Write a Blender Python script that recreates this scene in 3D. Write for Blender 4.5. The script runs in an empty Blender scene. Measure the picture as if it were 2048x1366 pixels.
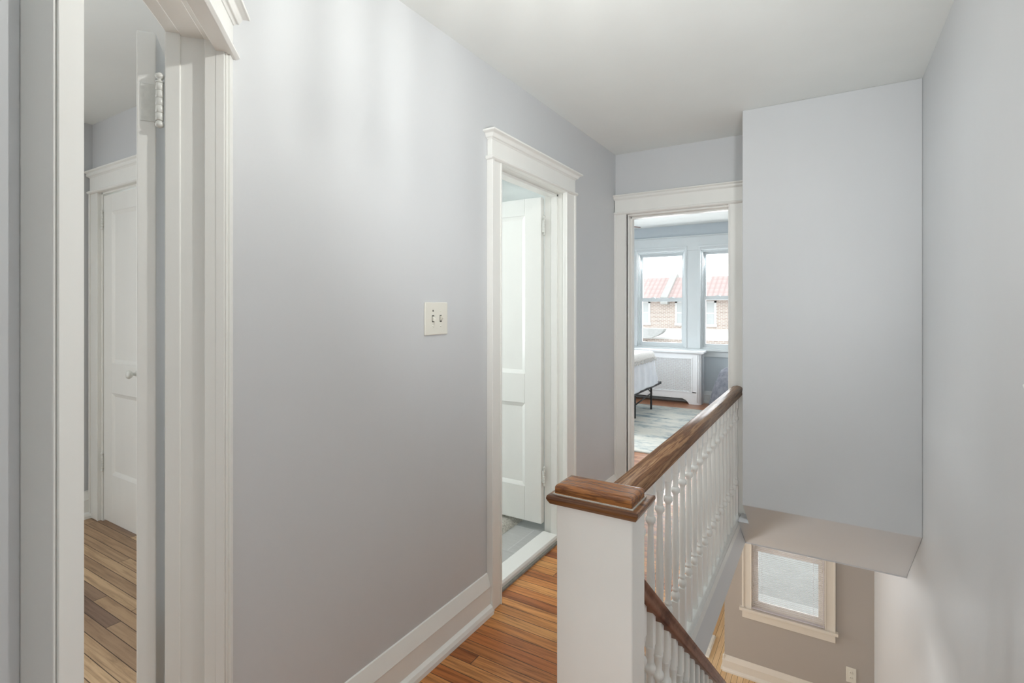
import bpy, bmesh, math, random
from mathutils import Vector, Matrix, noise as mnoise
random.seed(7)
scene = bpy.context.scene
COL = scene.collection
PI = math.pi

# ------------------------------------------------------------------ camera, world, exposure
FPX = 1035.0
EYE = 1.355
TH = math.atan(634.0 / FPX)
cam_d = bpy.data.cameras.new('camera')
cam = bpy.data.objects.new('camera', cam_d)
COL.objects.link(cam)
cam.location = (0, 0, EYE)
cam.rotation_euler = (PI / 2, 0, TH)
cam_d.sensor_fit = 'HORIZONTAL'
cam_d.sensor_width = 36.0
cam_d.lens = FPX / 2048.0 * 36.0
cam_d.shift_y = -(683.0 - 616.0) / 2048.0
cam_d.clip_start = 0.02
cam_d.clip_end = 200
scene.camera = cam

scene.view_settings.view_transform = 'Standard'
scene.view_settings.look = 'None'
scene.view_settings.exposure = 0.08
scene.view_settings.gamma = 1.0
scene.view_settings.use_curve_mapping = False
scene.cycles.diffuse_bounces = 8

world = bpy.data.worlds.new('sky')
scene.world = world
world.use_nodes = True
bg = world.node_tree.nodes['Background']
bg.inputs['Color'].default_value = (0.93, 0.97, 1.0, 1)
bg.inputs['Strength'].default_value = 2.65


def area(name, loc, target, sx, sy, power, col=(1, 1, 1)):
    d = bpy.data.lights.new(name, 'AREA')
    d.shape = 'RECTANGLE'
    d.size, d.size_y = sx, sy
    d.energy = power
    d.color = col
    o = bpy.data.objects.new(name, d)
    COL.objects.link(o)
    o.location = loc
    o.rotation_euler = (Vector(target) - Vector(loc)).to_track_quat('-Z', 'Y').to_euler()
    return o


# daylight entering through the windows of the rooms
DAY = (0.95, 0.98, 1.0)
area('daylight_bedroom_windows', (-1.7, 7.95, 1.5), (-1.7, 5.0, 0.7), 2.6, 1.35, 96, DAY)
sw_l = area('daylight_bedroom_side_window', (-4.2, 5.4, 1.5), (-2.0, 5.5, 0.2), 1.2, 1.3, 70, DAY)
sw_l.data.spread = math.radians(115)
area('daylight_bath_window', (-3.35, 2.15, 1.55), (-1.5, 2.45, 1.2), 0.7, 1.1, 43, (0.96, 0.99, 1.0))
area('daylight_side_room_window', (-4.25, -0.7, 1.5), (-2.0, 0.2, 1.2), 1.2, 1.4, 84, DAY)
area('daylight_rear_window', (-0.05, -2.0, 1.5), (-0.1, 0.0, 1.3), 0.62, 1.3, 22, (0.95, 0.985, 1.0))
area('daylight_living_room_window', (-5.15, 4.5, -1.3), (-2.0, 4.5, -1.8), 2.2, 1.5, 110, (1.0, 0.97, 0.93))
area('daylight_porch_side', (-0.34, 6.75, -1.2), (-0.34, 6.2, -1.3), 0.8, 1.2, 6, (0.97, 0.98, 1.0))


# ------------------------------------------------------------------ helpers
def lin(c):
    r = []
    for v in c:
        v = v / 255.0
        r.append(v / 12.92 if v <= 0.04045 else ((v + 0.055) / 1.055) ** 2.4)
    return (r[0], r[1], r[2], 1.0)


class MB:
    """collects shapes; build() links them as one mesh object"""

    def __init__(self, f=None):
        self.v, self.fc, self.sm = [], [], []
        self.f = f

    def add(self, vs, fs, smooth=False):
        b = len(self.v)
        for p in vs:
            self.v.append(tuple(self.f(*p)) if self.f else tuple(p))
        for q in fs:
            self.fc.append(tuple(b + i for i in q))
            self.sm.append(smooth)
        return self

    def box(self, x0, x1, y0, y1, z0, z1):
        vs = [(x0, y0, z0), (x1, y0, z0), (x1, y1, z0), (x0, y1, z0),
              (x0, y0, z1), (x1, y0, z1), (x1, y1, z1), (x0, y1, z1)]
        fs = [(0, 3, 2, 1), (4, 5, 6, 7), (0, 1, 5, 4), (1, 2, 6, 5), (2, 3, 7, 6), (3, 0, 4, 7)]
        return self.add(vs, fs)

    def ext(self, poly, vec, smooth=False):
        n = len(poly)
        vs = [tuple(p) for p in poly] + [tuple(p[i] + vec[i] for i in range(3)) for p in poly]
        fs = [tuple(range(n))[::-1], tuple(range(n, 2 * n))]
        self.add(vs, fs)
        b = len(self.v) - 2 * n
        for i in range(n):
            j = (i + 1) % n
            self.fc.append((b + i, b + j, b + n + j, b + n + i))
            self.sm.append(smooth)
        return self

    def plan(self, poly, z0, z1):
        return self.ext([(x, y, z0) for x, y in poly], (0, 0, z1 - z0))

    def loft(self, rects):
        """rects: (x0,x1,y0,y1,z) stacked and capped"""
        vs, fs = [], []
        for (x0, x1, y0, y1, z) in rects:
            vs += [(x0, y0, z), (x1, y0, z), (x1, y1, z), (x0, y1, z)]
        for k in range(len(rects) - 1):
            for i in range(4):
                j = (i + 1) % 4
                fs.append((4 * k + i, 4 * k + j, 4 * k + 4 + j, 4 * k + 4 + i))
        m = 4 * (len(rects) - 1)
        fs += [(0, 3, 2, 1), (m, m + 1, m + 2, m + 3)]
        return self.add(vs, fs)

    def lathe(self, prof, c=(0, 0, 0), n=14, axis='z'):
        vs, fs = [], []
        for (h, r) in prof:
            for i in range(n):
                a = 2 * PI * i / n
                p = (r * math.cos(a), r * math.sin(a), h)
                if axis == 'x':
                    p = (p[2], p[0], p[1])
                elif axis == 'y':
                    p = (p[0], p[2], p[1])
                vs.append((c[0] + p[0], c[1] + p[1], c[2] + p[2]))
        m = len(prof)
        for k in range(m - 1):
            for i in range(n):
                j = (i + 1) % n
                fs.append((k * n + i, k * n + j, k * n + n + j, k * n + n + i))
        self.add(vs, fs, True)
        b = len(self.v) - m * n
        self.fc.append(tuple(b + i for i in range(n))[::-1]); self.sm.append(False)
        self.fc.append(tuple(b + (m - 1) * n + i for i in range(n))); self.sm.append(False)
        return self

    def tube(self, pts, r, n=10):
        pts = [Vector(p) for p in pts]
        vs, fs = [], []
        for i, p in enumerate(pts):
            t = (pts[min(i + 1, len(pts) - 1)] - pts[max(i - 1, 0)]).normalized()
            up = Vector((0, 0, 1)) if abs(t.z) < 0.9 else Vector((1, 0, 0))
            a = t.cross(up).normalized(); b = t.cross(a)
            for k in range(n):
                w = 2 * PI * k / n
                vs.append(tuple(p + r * (math.cos(w) * a + math.sin(w) * b)))
        for i in range(len(pts) - 1):
            for k in range(n):
                j = (k + 1) % n
                fs.append((i * n + k, i * n + j, i * n + n + j, i * n + n + k))
        self.add(vs, fs, True)
        b0 = len(self.v) - len(pts) * n
        self.fc.append(tuple(b0 + i for i in range(n))); self.sm.append(False)
        self.fc.append(tuple(b0 + (len(pts) - 1) * n + i for i in range(n))); self.sm.append(False)
        return self

    def build(self, name, mat, parent=None, bevel=0.0, seg=2, angle=35):
        me = bpy.data.meshes.new(name)
        me.from_pydata(self.v, [], self.fc)
        bm = bmesh.new(); bm.from_mesh(me)
        bmesh.ops.recalc_face_normals(bm, faces=bm.faces)
        bm.to_mesh(me); bm.free()
        me.polygons.foreach_set('use_smooth', self.sm)
        if isinstance(mat, (list, tuple)):
            for m in mat:
                me.materials.append(m)
        else:
            me.materials.append(mat)
        o = bpy.data.objects.new(name, me)
        COL.objects.link(o)
        if parent:
            o.parent = parent
        if bevel > 0:
            md = o.modifiers.new('edge', 'BEVEL')
            md.width = bevel; md.segments = seg
            md.limit_method = 'ANGLE'; md.angle_limit = math.radians(angle)
            md.harden_normals = False
        return o


def tag(o, label=None, cat=None, group=None, kind=None):
    if label: o['label'] = label
    if cat: o['category'] = cat
    if group: o['group'] = group
    if kind: o['kind'] = kind
    return o


def struct(o, label, cat):
    return tag(o, label, cat, kind='structure')


def empty(name, loc=(0, 0, 0), rz=0.0):
    o = bpy.data.objects.new(name, None)
    COL.objects.link(o)
    o.location = loc; o.rotation_euler = (0, 0, rz)
    o.empty_display_size = 0.1
    return o


def dup(o, parent, loc=None):
    c = o.copy(); COL.objects.link(c); c.parent = parent
    if loc is not None: c.location = loc
    return c


# ------------------------------------------------------------------ materials
def new_mat(name):
    m = bpy.data.materials.new(name); m.use_nodes = True
    nt = m.node_tree
    return m, nt, nt.nodes, nt.links, nt.nodes['Principled BSDF']


def nd(nt, t, **kw):
    n = nt.nodes.new(t)
    for k, v in kw.items():
        setattr(n, k, v)
    return n


def mth(nt, op, a, b=None, c=None):
    n = nt.nodes.new('ShaderNodeMath'); n.operation = op
    for i, v in enumerate((a, b, c)):
        if v is None: continue
        if isinstance(v, (int, float)):
            n.inputs[i].default_value = v
        else:
            nt.links.new(v, n.inputs[i])
    return n.outputs[0]


def mixc(nt, fac, a, b, mode='MIX'):
    n = nt.nodes.new('ShaderNodeMix'); n.data_type = 'RGBA'; n.blend_type = mode
    for i, v in ((0, fac), (6, a), (7, b)):
        if isinstance(v, (int, float)):
            n.inputs[i].default_value = v
        elif isinstance(v, tuple):
            n.inputs[i].default_value = v
        else:
            nt.links.new(v, n.inputs[i])
    return n.outputs[2]


def ramp(nt, fac, stops):
    n = nt.nodes.new('ShaderNodeValToRGB')
    el = n.color_ramp.elements
    while len(el) < len(stops): el.new(0.5)
    for e, (p, c) in zip(el, stops):
        e.position = p; e.color = c
    nt.links.new(fac, n.inputs[0])
    return n.outputs[0]


def noise_tex(nt, scale=5, detail=3, rough=0.55, sc=(1, 1, 1), vec=None, rot=(0, 0, 0)):
    if vec is None:
        vec = nt.nodes.new('ShaderNodeTexCoord').outputs['Object']
    mp = nt.nodes.new('ShaderNodeMapping')
    mp.inputs['Scale'].default_value = sc
    mp.inputs['Rotation'].default_value = rot
    nt.links.new(vec, mp.inputs['Vector'])
    n = nt.nodes.new('ShaderNodeTexNoise')
    n.inputs['Scale'].default_value = scale
    n.inputs['Detail'].default_value = detail
    n.inputs['Roughness'].default_value = rough
    nt.links.new(mp.outputs[0], n.inputs['Vector'])
    return n.outputs['Fac']


def bump(nt, b, h, strength=0.1, dist=0.01):
    n = nt.nodes.new('ShaderNodeBump')
    n.inputs['Strength'].default_value = strength
    n.inputs['Distance'].default_value = dist
    nt.links.new(h, n.inputs['Height'])
    nt.links.new(n.outputs[0], b.inputs['Normal'])


def paint(name, rgb, rough=0.5, var=0.04, bs=0.08, spec=0.4, scale=3.0, sc=(1, 1, 1)):
    m, nt, N, L, b = new_mat(name)
    c = lin(rgb)
    d = tuple(x * (1 - var) for x in c[:3]) + (1,)
    f = noise_tex(nt, scale, 4, 0.6, sc)
    L.new(ramp(nt, f, [(0.3, d), (0.7, c)]), b.inputs['Base Color'])
    b.inputs['Roughness'].default_value = rough
    b.inputs['Specular IOR Level'].default_value = spec
    h = noise_tex(nt, 55, 3, 0.6, sc)
    bump(nt, b, h, bs, 0.004)
    return m


def floor_mat(name, cols, along='x', bw=0.057, bl=1.1, rough=0.35, grain=0.5, gap=(0.05, 0.025, 0.012, 1), wear=None):
    m, nt, N, L, b = new_mat(name)
    tc = nt.nodes.new('ShaderNodeTexCoord')
    sp = nt.nodes.new('ShaderNodeSeparateXYZ')
    L.new(tc.outputs['Object'], sp.inputs[0])
    u, v = (sp.outputs[0], sp.outputs[1]) if along == 'x' else (sp.outputs[1], sp.outputs[0])
    vs = mth(nt, 'DIVIDE', v, bw)
    row = mth(nt, 'FLOOR', vs)
    wn = nt.nodes.new('ShaderNodeTexWhiteNoise'); wn.noise_dimensions = '1D'
    L.new(row, wn.inputs['W'])
    us = mth(nt, 'ADD', mth(nt, 'DIVIDE', u, bl), mth(nt, 'MULTIPLY', wn.outputs['Value'], 9.7))
    bi = mth(nt, 'FLOOR', us)
    cb = nt.nodes.new('ShaderNodeCombineXYZ')
    L.new(row, cb.inputs[0]); L.new(bi, cb.inputs[1])
    w2 = nt.nodes.new('ShaderNodeTexWhiteNoise'); w2.noise_dimensions = '2D'
    L.new(cb.outputs[0], w2.inputs['Vector'])
    base = ramp(nt, w2.outputs['Value'], [(i / (len(cols) - 1), lin(c)) for i, c in enumerate(cols)])
    # grain, shifted board by board
    gv = nt.nodes.new('ShaderNodeCombineXYZ')
    L.new(mth(nt, 'ADD', mth(nt, 'MULTIPLY', u, 2.2), mth(nt, 'MULTIPLY', w2.outputs['Value'], 31.0)), gv.inputs[0])
    L.new(mth(nt, 'MULTIPLY', v, 42.0), gv.inputs[1])
    L.new(mth(nt, 'MULTIPLY', w2.outputs['Value'], 17.0), gv.inputs[2])
    g = nt.nodes.new('ShaderNodeTexNoise')
    g.inputs['Scale'].default_value = 1.5; g.inputs['Detail'].default_value = 7; g.inputs['Roughness'].default_value = 0.65
    g.inputs['Distortion'].default_value = 0.6
    L.new(gv.outputs[0], g.inputs['Vector'])
    gcol = ramp(nt, g.outputs['Fac'], [(0.30, (0.22, 0.16, 0.12, 1)), (0.44, (0.72, 0.66, 0.60, 1)), (0.54, (0.98, 0.96, 0.94, 1)), (0.70, (1.16, 1.16, 1.12, 1))])
    c = mixc(nt, grain, base, gcol, 'MULTIPLY')
    if wear:
        f = noise_tex(nt, 2.3, 5, 0.7)
        c = mixc(nt, ramp(nt, f, [(0.5, (0, 0, 0, 1)), (0.72, (0.75, 0.75, 0.75, 1))]), c, lin(wear))
    fv = mth(nt, 'FRACT', vs)
    e1 = mth(nt, 'MINIMUM', fv, mth(nt, 'SUBTRACT', 1.0, fv))
    fu = mth(nt, 'FRACT', us)
    e2 = mth(nt, 'MULTIPLY', mth(nt, 'MINIMUM', fu, mth(nt, 'SUBTRACT', 1.0, fu)), bl / bw)
    e = mth(nt, 'MINIMUM', e1, e2)
    gm = nt.nodes.new('ShaderNodeMapRange')
    gm.inputs['From Min'].default_value = 0.012; gm.inputs['From Max'].default_value = 0.04
    L.new(e, gm.inputs['Value'])
    c = mixc(nt, gm.outputs[0], gap, c)
    L.new(c, b.inputs['Base Color'])
    rr = mth(nt, 'ADD', rough - 0.08, mth(nt, 'MULTIPLY', g.outputs['Fac'], 0.22))
    L.new(rr, b.inputs['Roughness'])
    b.inputs['Specular IOR Level'].default_value = 0.45
    bump(nt, b, mth(nt, 'ADD', gm.outputs[0], mth(nt, 'MULTIPLY', g.outputs['Fac'], 0.25)), 0.25, 0.0015)
    return m


def wood(name, cols, sc, rough=0.3, scale=3.0):
    m, nt, N, L, b = new_mat(name)
    f = noise_tex(nt, scale, 6, 0.62, sc)
    L.new(ramp(nt, f, [(0.28 + 0.44 * i / (len(cols) - 1), lin(c)) for i, c in enumerate(cols)]), b.inputs['Base Color'])
    b.inputs['Roughness'].default_value = rough
    b.inputs['Specular IOR Level'].default_value = 0.5
    bump(nt, b, f, 0.15, 0.002)
    return m


M = {}
M['wall'] = paint('lavender_grey_wall_paint', (206, 208, 210), 0.42, 0.03, 0.05, 0.4, 2.0, (1, 1, 0.5))
M['wall_low'] = paint('light_warmed_grey_wall_paint', (178, 172, 166), 0.5, 0.03, 0.05, 0.35, 2.0)  # same paint as upstairs, warm lower light mixed into its colour
M['wall_bed'] = paint('pale_blue_grey_wall_paint', (192, 201, 207), 0.5, 0.03, 0.05, 0.35, 2.0)
M['ceil'] = paint('white_ceiling_paint', (237, 240, 238), 0.95, 0.03, 0.06, 0.05, 2.5)
M['trim'] = paint('white_gloss_trim_paint', (238, 238, 234), 0.3, 0.03, 0.05, 0.5, 6, (1, 1, 0.25))
M['trim_backlit'] = paint('backlit_white_window_paint', (212, 218, 220), 0.35, 0.03, 0.04, 0.5, 6)  # white darkened in the colour for the backlit shade around the windows
M['rad'] = paint('lit_white_cover_paint', (244, 246, 248), 0.35, 0.03, 0.04, 0.5, 6)  # same white raised in the colour to look lit
M['trim_low'] = paint('cream_trim_paint', (226, 220, 210), 0.35, 0.03, 0.04, 0.5, 6)
M['shoe'] = paint('scuffed_white_paint', (226, 227, 224), 0.35, 0.08, 0.10, 0.5, 30)
M['hall_floor'] = floor_mat('orange_oak_strip_floor',
                            [(172, 102, 50), (198, 126, 66), (216, 152, 88), (160, 92, 46), (206, 138, 76), (226, 170, 106), (184, 112, 58)],
                            'x', 0.057, 1.3, 0.34, 0.95)
M['room_floor'] = floor_mat('dull_brown_oak_floor', [(172, 142, 112), (192, 162, 128), (150, 122, 98), (202, 172, 136), (180, 150, 118), (128, 104, 90)],
                            'x', 0.057, 1.3, 0.5, 0.6)
M['bed_floor'] = floor_mat('reddish_oak_floor', [(168, 116, 84), (186, 132, 98), (150, 100, 74), (196, 146, 112)], 'x', 0.057, 1.3, 0.28, 0.45)
M['low_floor'] = floor_mat('light_oak_floor', [(226, 192, 146), (232, 202, 158), (216, 178, 130), (236, 208, 168)], 'y', 0.057, 1.4, 0.3, 0.3)
M['rail'] = wood('worn_brown_handrail_wood', [(84, 54, 36), (130, 92, 62), (98, 66, 46), (160, 124, 90), (112, 74, 50), (176, 142, 106)], (26, 1.1, 26), 0.42, 1.9)  # worn grain streaks, colours also lightened to hold the rail's sheen
M['tread'] = wood('dark_tread_wood', [(70, 42, 26), (104, 66, 44), (122, 82, 56), (86, 54, 36)], (1.2, 26, 26), 0.35, 1.6)
M['rail_dark'] = wood('dark_brown_handrail_wood', [(82, 50, 36), (120, 80, 60), (142, 100, 78), (108, 70, 52)], (22, 1.2, 8), 0.28, 1.4)
M['cap'] = wood('varnished_orange_brown_wood', [(62, 34, 16), (128, 76, 36), (150, 96, 48), (92, 52, 24), (140, 86, 42), (164, 112, 62)], (2.0, 30, 24), 0.25, 2.6)
M['cap_dark'] = wood('varnished_dark_brown_wood', [(46, 24, 12), (84, 48, 24), (132, 92, 56), (64, 36, 18)], (1.0, 20, 90), 0.3, 2.4)
M['switch'] = paint('ivory_plastic', (226, 224, 214), 0.35, 0.01, 0.0, 0.5)
M['dark'] = paint('dark_recess', (24, 22, 21), 0.8, 0.02, 0.0, 0.2)
M['metal_paint'] = paint('painted_white_metal', (226, 227, 222), 0.3, 0.12, 0.12, 0.5, 60)
M['chip'] = paint('chipped_grey_metal', (92, 92, 86), 0.5, 0.2, 0.1, 0.4, 80)
M['black_metal'] = paint('black_steel', (38, 40, 43), 0.4, 0.05, 0.02, 0.5)
M['paint_line'] = paint('grey_white_paint_residue', (196, 190, 180), 0.6, 0.3, 0.3, 0.3, 60)
M['grout'] = paint('grey_caulk', (158, 156, 150), 0.8, 0.3, 0.3, 0.2, 40)


def tile_mat():
    m, nt, N, L, b = new_mat('grey_linen_tile')
    tc = nt.nodes.new('ShaderNodeTexCoord')
    br = nt.nodes.new('ShaderNodeTexBrick')
    br.inputs['Scale'].default_value = 1.0
    br.inputs['Brick Width'].default_value = 0.6; br.inputs['Row Height'].default_value = 0.3
    br.inputs['Mortar Size'].default_value = 0.003
    br.inputs['Color1'].default_value = lin((190, 190, 187)); br.inputs['Color2'].default_value = lin((182, 182, 180))
    br.inputs['Mortar'].default_value = lin((200, 200, 198))
    L.new(tc.outputs['Object'], br.inputs['Vector'])
    f = noise_tex(nt, 9, 4, 0.6, (1, 14, 1))
    c = mixc(nt, 0.35, br.outputs['Color'], ramp(nt, f, [(0.3, (0.62, 0.62, 0.61, 1)), (0.7, (1, 1, 1, 1))]), 'MULTIPLY')
    L.new(c, b.inputs['Base Color']); b.inputs['Roughness'].default_value = 0.45
    return m


M['tile'] = tile_mat()


def fabric(name, rgb, rgb2, scale=60, bs=0.4, sc=(1, 1, 1), rough=0.9, bscale=None):
    m, nt, N, L, b = new_mat(name)
    f = noise_tex(nt, scale, 4, 0.65, sc)
    L.new(ramp(nt, f, [(0.32, lin(rgb2)), (0.62, lin(rgb))]), b.inputs['Base Color'])
    b.inputs['Roughness'].default_value = rough
    b.inputs['Specular IOR Level'].default_value = 0.15
    bump(nt, b, noise_tex(nt, bscale or scale * 2, 3, 0.6), bs, 0.01)
    return m


M['quilt'] = fabric('white_cotton', (232, 235, 240), (222, 226, 233), 7, 0.15)
M['throw_cream'] = fabric('cream_woven_throw', (242, 241, 238), (224, 222, 218), 60, 0.5)
M['throw_grey'] = fabric('grey_blue_plush', (150, 152, 160), (116, 118, 128), 12, 0.5, bscale=60)
M['mat'] = fabric('cream_shag', (232, 228, 218), (186, 180, 168), 95, 0.9)


def rug_mat():
    m, nt, N, L, b = new_mat('faded_blue_cream_rug')
    f = noise_tex(nt, 3.4, 10, 0.78, (0.8, 2.2, 1))
    f2 = noise_tex(nt, 1.3, 5, 0.6, (1, 1, 1))
    c = ramp(nt, f, [(0.36, lin((104, 122, 132))), (0.44, lin((164, 174, 176))), (0.52, lin((208, 208, 200))), (0.68, lin((218, 214, 204)))])
    c = mixc(nt, ramp(nt, f2, [(0.4, (0, 0, 0, 1)), (0.65, (0.45, 0.45, 0.45, 1))]), c, lin((204, 206, 200)))
    L.new(c, b.inputs['Base Color']); b.inputs['Roughness'].default_value = 0.95
    b.inputs['Specular IOR Level'].default_value = 0.1
    bump(nt, b, noise_tex(nt, 160, 2, 0.5), 0.4, 0.004)
    return m


M['rug'] = rug_mat()


def grille_mat():
    m, nt, N, L, b = new_mat('perforated_cane_grille')
    tc = nt.nodes.new('ShaderNodeTexCoord'); sp = nt.nodes.new('ShaderNodeSeparateXYZ')
    L.new(tc.outputs['Object'], sp.inputs[0])
    p = 0.018

    def cell(off):
        a = mth(nt, 'SUBTRACT', mth(nt, 'FRACT', mth(nt, 'ADD', mth(nt, 'DIVIDE', sp.outputs[0], p), off)), 0.5)
        c = mth(nt, 'SUBTRACT', mth(nt, 'FRACT', mth(nt, 'ADD', mth(nt, 'DIVIDE', sp.outputs[2], p), off)), 0.5)
        return mth(nt, 'SQRT', mth(nt, 'ADD', mth(nt, 'MULTIPLY', a, a), mth(nt, 'MULTIPLY', c, c)))
    d = mth(nt, 'MINIMUM', cell(0.0), cell(0.5))
    k = mth(nt, 'LESS_THAN', d, 0.21)
    L.new(mixc(nt, k, lin((240, 242, 244)), lin((104, 104, 106))), b.inputs['Base Color'])
    b.inputs['Roughness'].default_value = 0.4
    return m


M['grille'] = grille_mat()


def glass_mat():
    m = bpy.data.materials.new('window_glass'); m.use_nodes = True
    nt = m.node_tree; nt.nodes.clear()
    out = nt.nodes.new('ShaderNodeOutputMaterial')
    tr = nt.nodes.new('ShaderNodeBsdfTransparent')
    tr.inputs['Color'].default_value = (0.97, 0.98, 0.98, 1)
    gl = nt.nodes.new('ShaderNodeBsdfGlossy'); gl.inputs['Roughness'].default_value = 0.02
    fr = nt.nodes.new('ShaderNodeFresnel'); fr.inputs['IOR'].default_value = 1.3
    mx = nt.nodes.new('ShaderNodeMixShader')
    nt.links.new(fr.outputs[0], mx.inputs[0]); nt.links.new(tr.outputs[0], mx.inputs[1]); nt.links.new(gl.outputs[0], mx.inputs[2])
    nt.links.new(mx.outputs[0], out.inputs['Surface'])
    return m


M['glass'] = glass_mat()


def translucent(name, rgb, mix=0.5):
    m = bpy.data.materials.new(name); m.use_nodes = True
    nt = m.node_tree; nt.nodes.clear()
    out = nt.nodes.new('ShaderNodeOutputMaterial')
    df = nt.nodes.new('ShaderNodeBsdfDiffuse'); df.inputs['Color'].default_value = lin(rgb)
    tl = nt.nodes.new('ShaderNodeBsdfTranslucent'); tl.inputs['Color'].default_value = lin(rgb)
    mx = nt.nodes.new('ShaderNodeMixShader'); mx.inputs[0].default_value = mix
    nt.links.new(df.outputs[0], mx.inputs[1]); nt.links.new(tl.outputs[0], mx.inputs[2])
    nt.links.new(mx.outputs[0], out.inputs['Surface'])
    return m


M['slat'] = translucent('white_vinyl_slat', (236, 233, 236), 0.45)
def rod_mat():
    m = bpy.data.materials.new('clear_glass_rod'); m.use_nodes = True
    nt = m.node_tree; nt.nodes.clear()
    out = nt.nodes.new('ShaderNodeOutputMaterial')
    tr = nt.nodes.new('ShaderNodeBsdfTransparent')
    df = nt.nodes.new('ShaderNodeBsdfDiffuse'); df.inputs['Color'].default_value = lin((225, 228, 228))
    mx = nt.nodes.new('ShaderNodeMixShader'); mx.inputs[0].default_value = 0.2
    nt.links.new(tr.outputs[0], mx.inputs[1]); nt.links.new(df.outputs[0], mx.inputs[2])
    nt.links.new(mx.outputs[0], out.inputs['Surface'])
    return m


M['rod'] = rod_mat()
M['shade'] = translucent('frosted_glass', (240, 240, 236), 0.6)


def brick_mat():
    m, nt, N, L, b = new_mat('hazed_red_brick')
    tc = nt.nodes.new('ShaderNodeTexCoord')
    sp = nt.nodes.new('ShaderNodeSeparateXYZ'); L.new(tc.outputs['Object'], sp.inputs[0])
    cb = nt.nodes.new('ShaderNodeCombineXYZ')
    L.new(sp.outputs[0], cb.inputs[0]); L.new(sp.outputs[2], cb.inputs[1])
    br = nt.nodes.new('ShaderNodeTexBrick')
    br.inputs['Scale'].default_value = 1.0
    br.inputs['Brick Width'].default_value = 0.21; br.inputs['Row Height'].default_value = 0.069
    br.inputs['Mortar Size'].default_value = 0.011
    br.inputs['Color1'].default_value = lin((182, 164, 154)); br.inputs['Color2'].default_value = lin((164, 148, 138))  # brick bleached in the colour to stand for haze and glare
    br.inputs['Mortar'].default_value = lin((214, 206, 198))
    L.new(cb.outputs[0], br.inputs['Vector'])
    L.new(br.outputs['Color'], b.inputs['Base Color']); b.inputs['Roughness'].default_value = 0.9
    return m


M['brick'] = brick_mat()


def rooftile_mat():
    m, nt, N, L, b = new_mat('hazed_red_clay_roof_tile')
    tc = nt.nodes.new('ShaderNodeTexCoord'); sp = nt.nodes.new('ShaderNodeSeparateXYZ')
    L.new(tc.outputs['Object'], sp.inputs[0])
    a = mth(nt, 'ABSOLUTE', mth(nt, 'SINE', mth(nt, 'MULTIPLY', sp.outputs[0], PI / 0.24)))
    c = mth(nt, 'FRACT', mth(nt, 'DIVIDE', sp.outputs[2], 0.23))
    f = mth(nt, 'MULTIPLY', a, mth(nt, 'ADD', 0.35, mth(nt, 'MULTIPLY', c, 0.65)))
    n = noise_tex(nt, 5, 3)
    f = mth(nt, 'ADD', mth(nt, 'MULTIPLY', f, 0.8), mth(nt, 'MULTIPLY', n, 0.2))
    L.new(ramp(nt, f, [(0.1, lin((160, 140, 136))), (0.5, lin((174, 154, 150))), (0.9, lin((180, 162, 158)))]), b.inputs['Base Color'])  # tile red washed out in the colour to stand for haze
    b.inputs['Roughness'].default_value = 0.8
    return m


M['roof'] = rooftile_mat()
M['concrete'] = paint('grey_concrete', (176, 176, 172), 0.9, 0.1, 0.1, 0.2, 3)
M['porch'] = paint('white_porch_roofing', (214, 214, 212), 0.8, 0.05, 0.05, 0.2, 2)
M['porch_grey'] = paint('grey_shingle', (186, 186, 184), 0.9, 0.15, 0.1, 0.2, 12)
M['ext_pane'] = paint('reflecting_pane', (186, 189, 188), 0.2, 0.1, 0.0, 0.5, 1.2)
M['leaf'] = fabric('green_leaf', (126, 158, 92), (78, 112, 58), 20, 0.1)
M['asphalt'] = paint('grey_ground', (150, 150, 146), 0.95, 0.15, 0.1, 0.2, 1.5)
M['fan_wood'] = wood('reddish_fan_blade_wood', [(88, 52, 40), (112, 70, 54), (96, 58, 46)], (4, 4, 4), 0.4)
M['fan_dark'] = paint('bronze_metal', (70, 56, 48), 0.4, 0.05, 0.0, 0.5)

# ------------------------------------------------------------------ room shell
LW, RW, FY = -1.305, 0.38, 3.55
HC, BC, AC = 2.45, 2.565, 2.55
Z1 = -2.7
A = math.radians(47.0)
U = Vector((-math.sin(A), math.cos(A)))     # along the diagonal wall, away from the camera
Nn = Vector((math.cos(A), math.sin(A)))     # out of the diagonal wall into the hall


def diag(t, y, z):                          # y grows from the hall into the side room
    p = U * t - Nn * y
    return (p.x, p.y, z)


def dxy(t, y):
    p = U * t - Nn * y
    return (p.x, p.y)


# floors
hall_poly = [(-0.475, 1.21), (-0.475, 3.61), (-1.37, 3.61), (-1.37, 0.80), dxy(1.5, 0.42), dxy(0.25, 0.42), (-0.49, -1.86), (0.38, -1.86), (0.38, 1.21)]
f1 = MB().plan(hall_poly, -0.03, 0.0).build('floor', M['hall_floor'])
struct(f1, 'worn orange oak strip floor of the hallway', 'floor')
roomA_poly = [(-4.12, 1.47), (-1.37, 1.47), (-1.37, 0.80), dxy(1.5, 0.42), dxy(0.25, 0.42), (-0.49, -1.86), (-4.12, -1.86)]
f2 = MB().plan(roomA_poly, -0.03, 0.0).build('floor', M['room_floor'])
struct(f2, 'dull brown oak floor seen through the left doorway', 'floor')
f3 = MB().box(-4.12, 0.40, 3.61, 7.87, -0.03, 0.0).build('floor', M['bed_floor'])
struct(f3, 'reddish oak floor of the front bedroom', 'floor')
f4 = MB().box(-3.22, -1.41, 1.60, 3.50, -0.03, 0.03).build('floor', M['tile'])
struct(f4, 'grey tile floor inside the bathroom doorway', 'floor')
f5 = MB().plan([(-5.1, -0.6), (0.40, -0.6), (0.40, 6.26), (-0.94, 6.26), (-0.94, 7.80), (-5.1, 7.80)], Z1 - 0.1, Z1).build('floor', M['low_floor'])
struct(f5, 'light oak floor at the foot of the stairs', 'floor')
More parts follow.
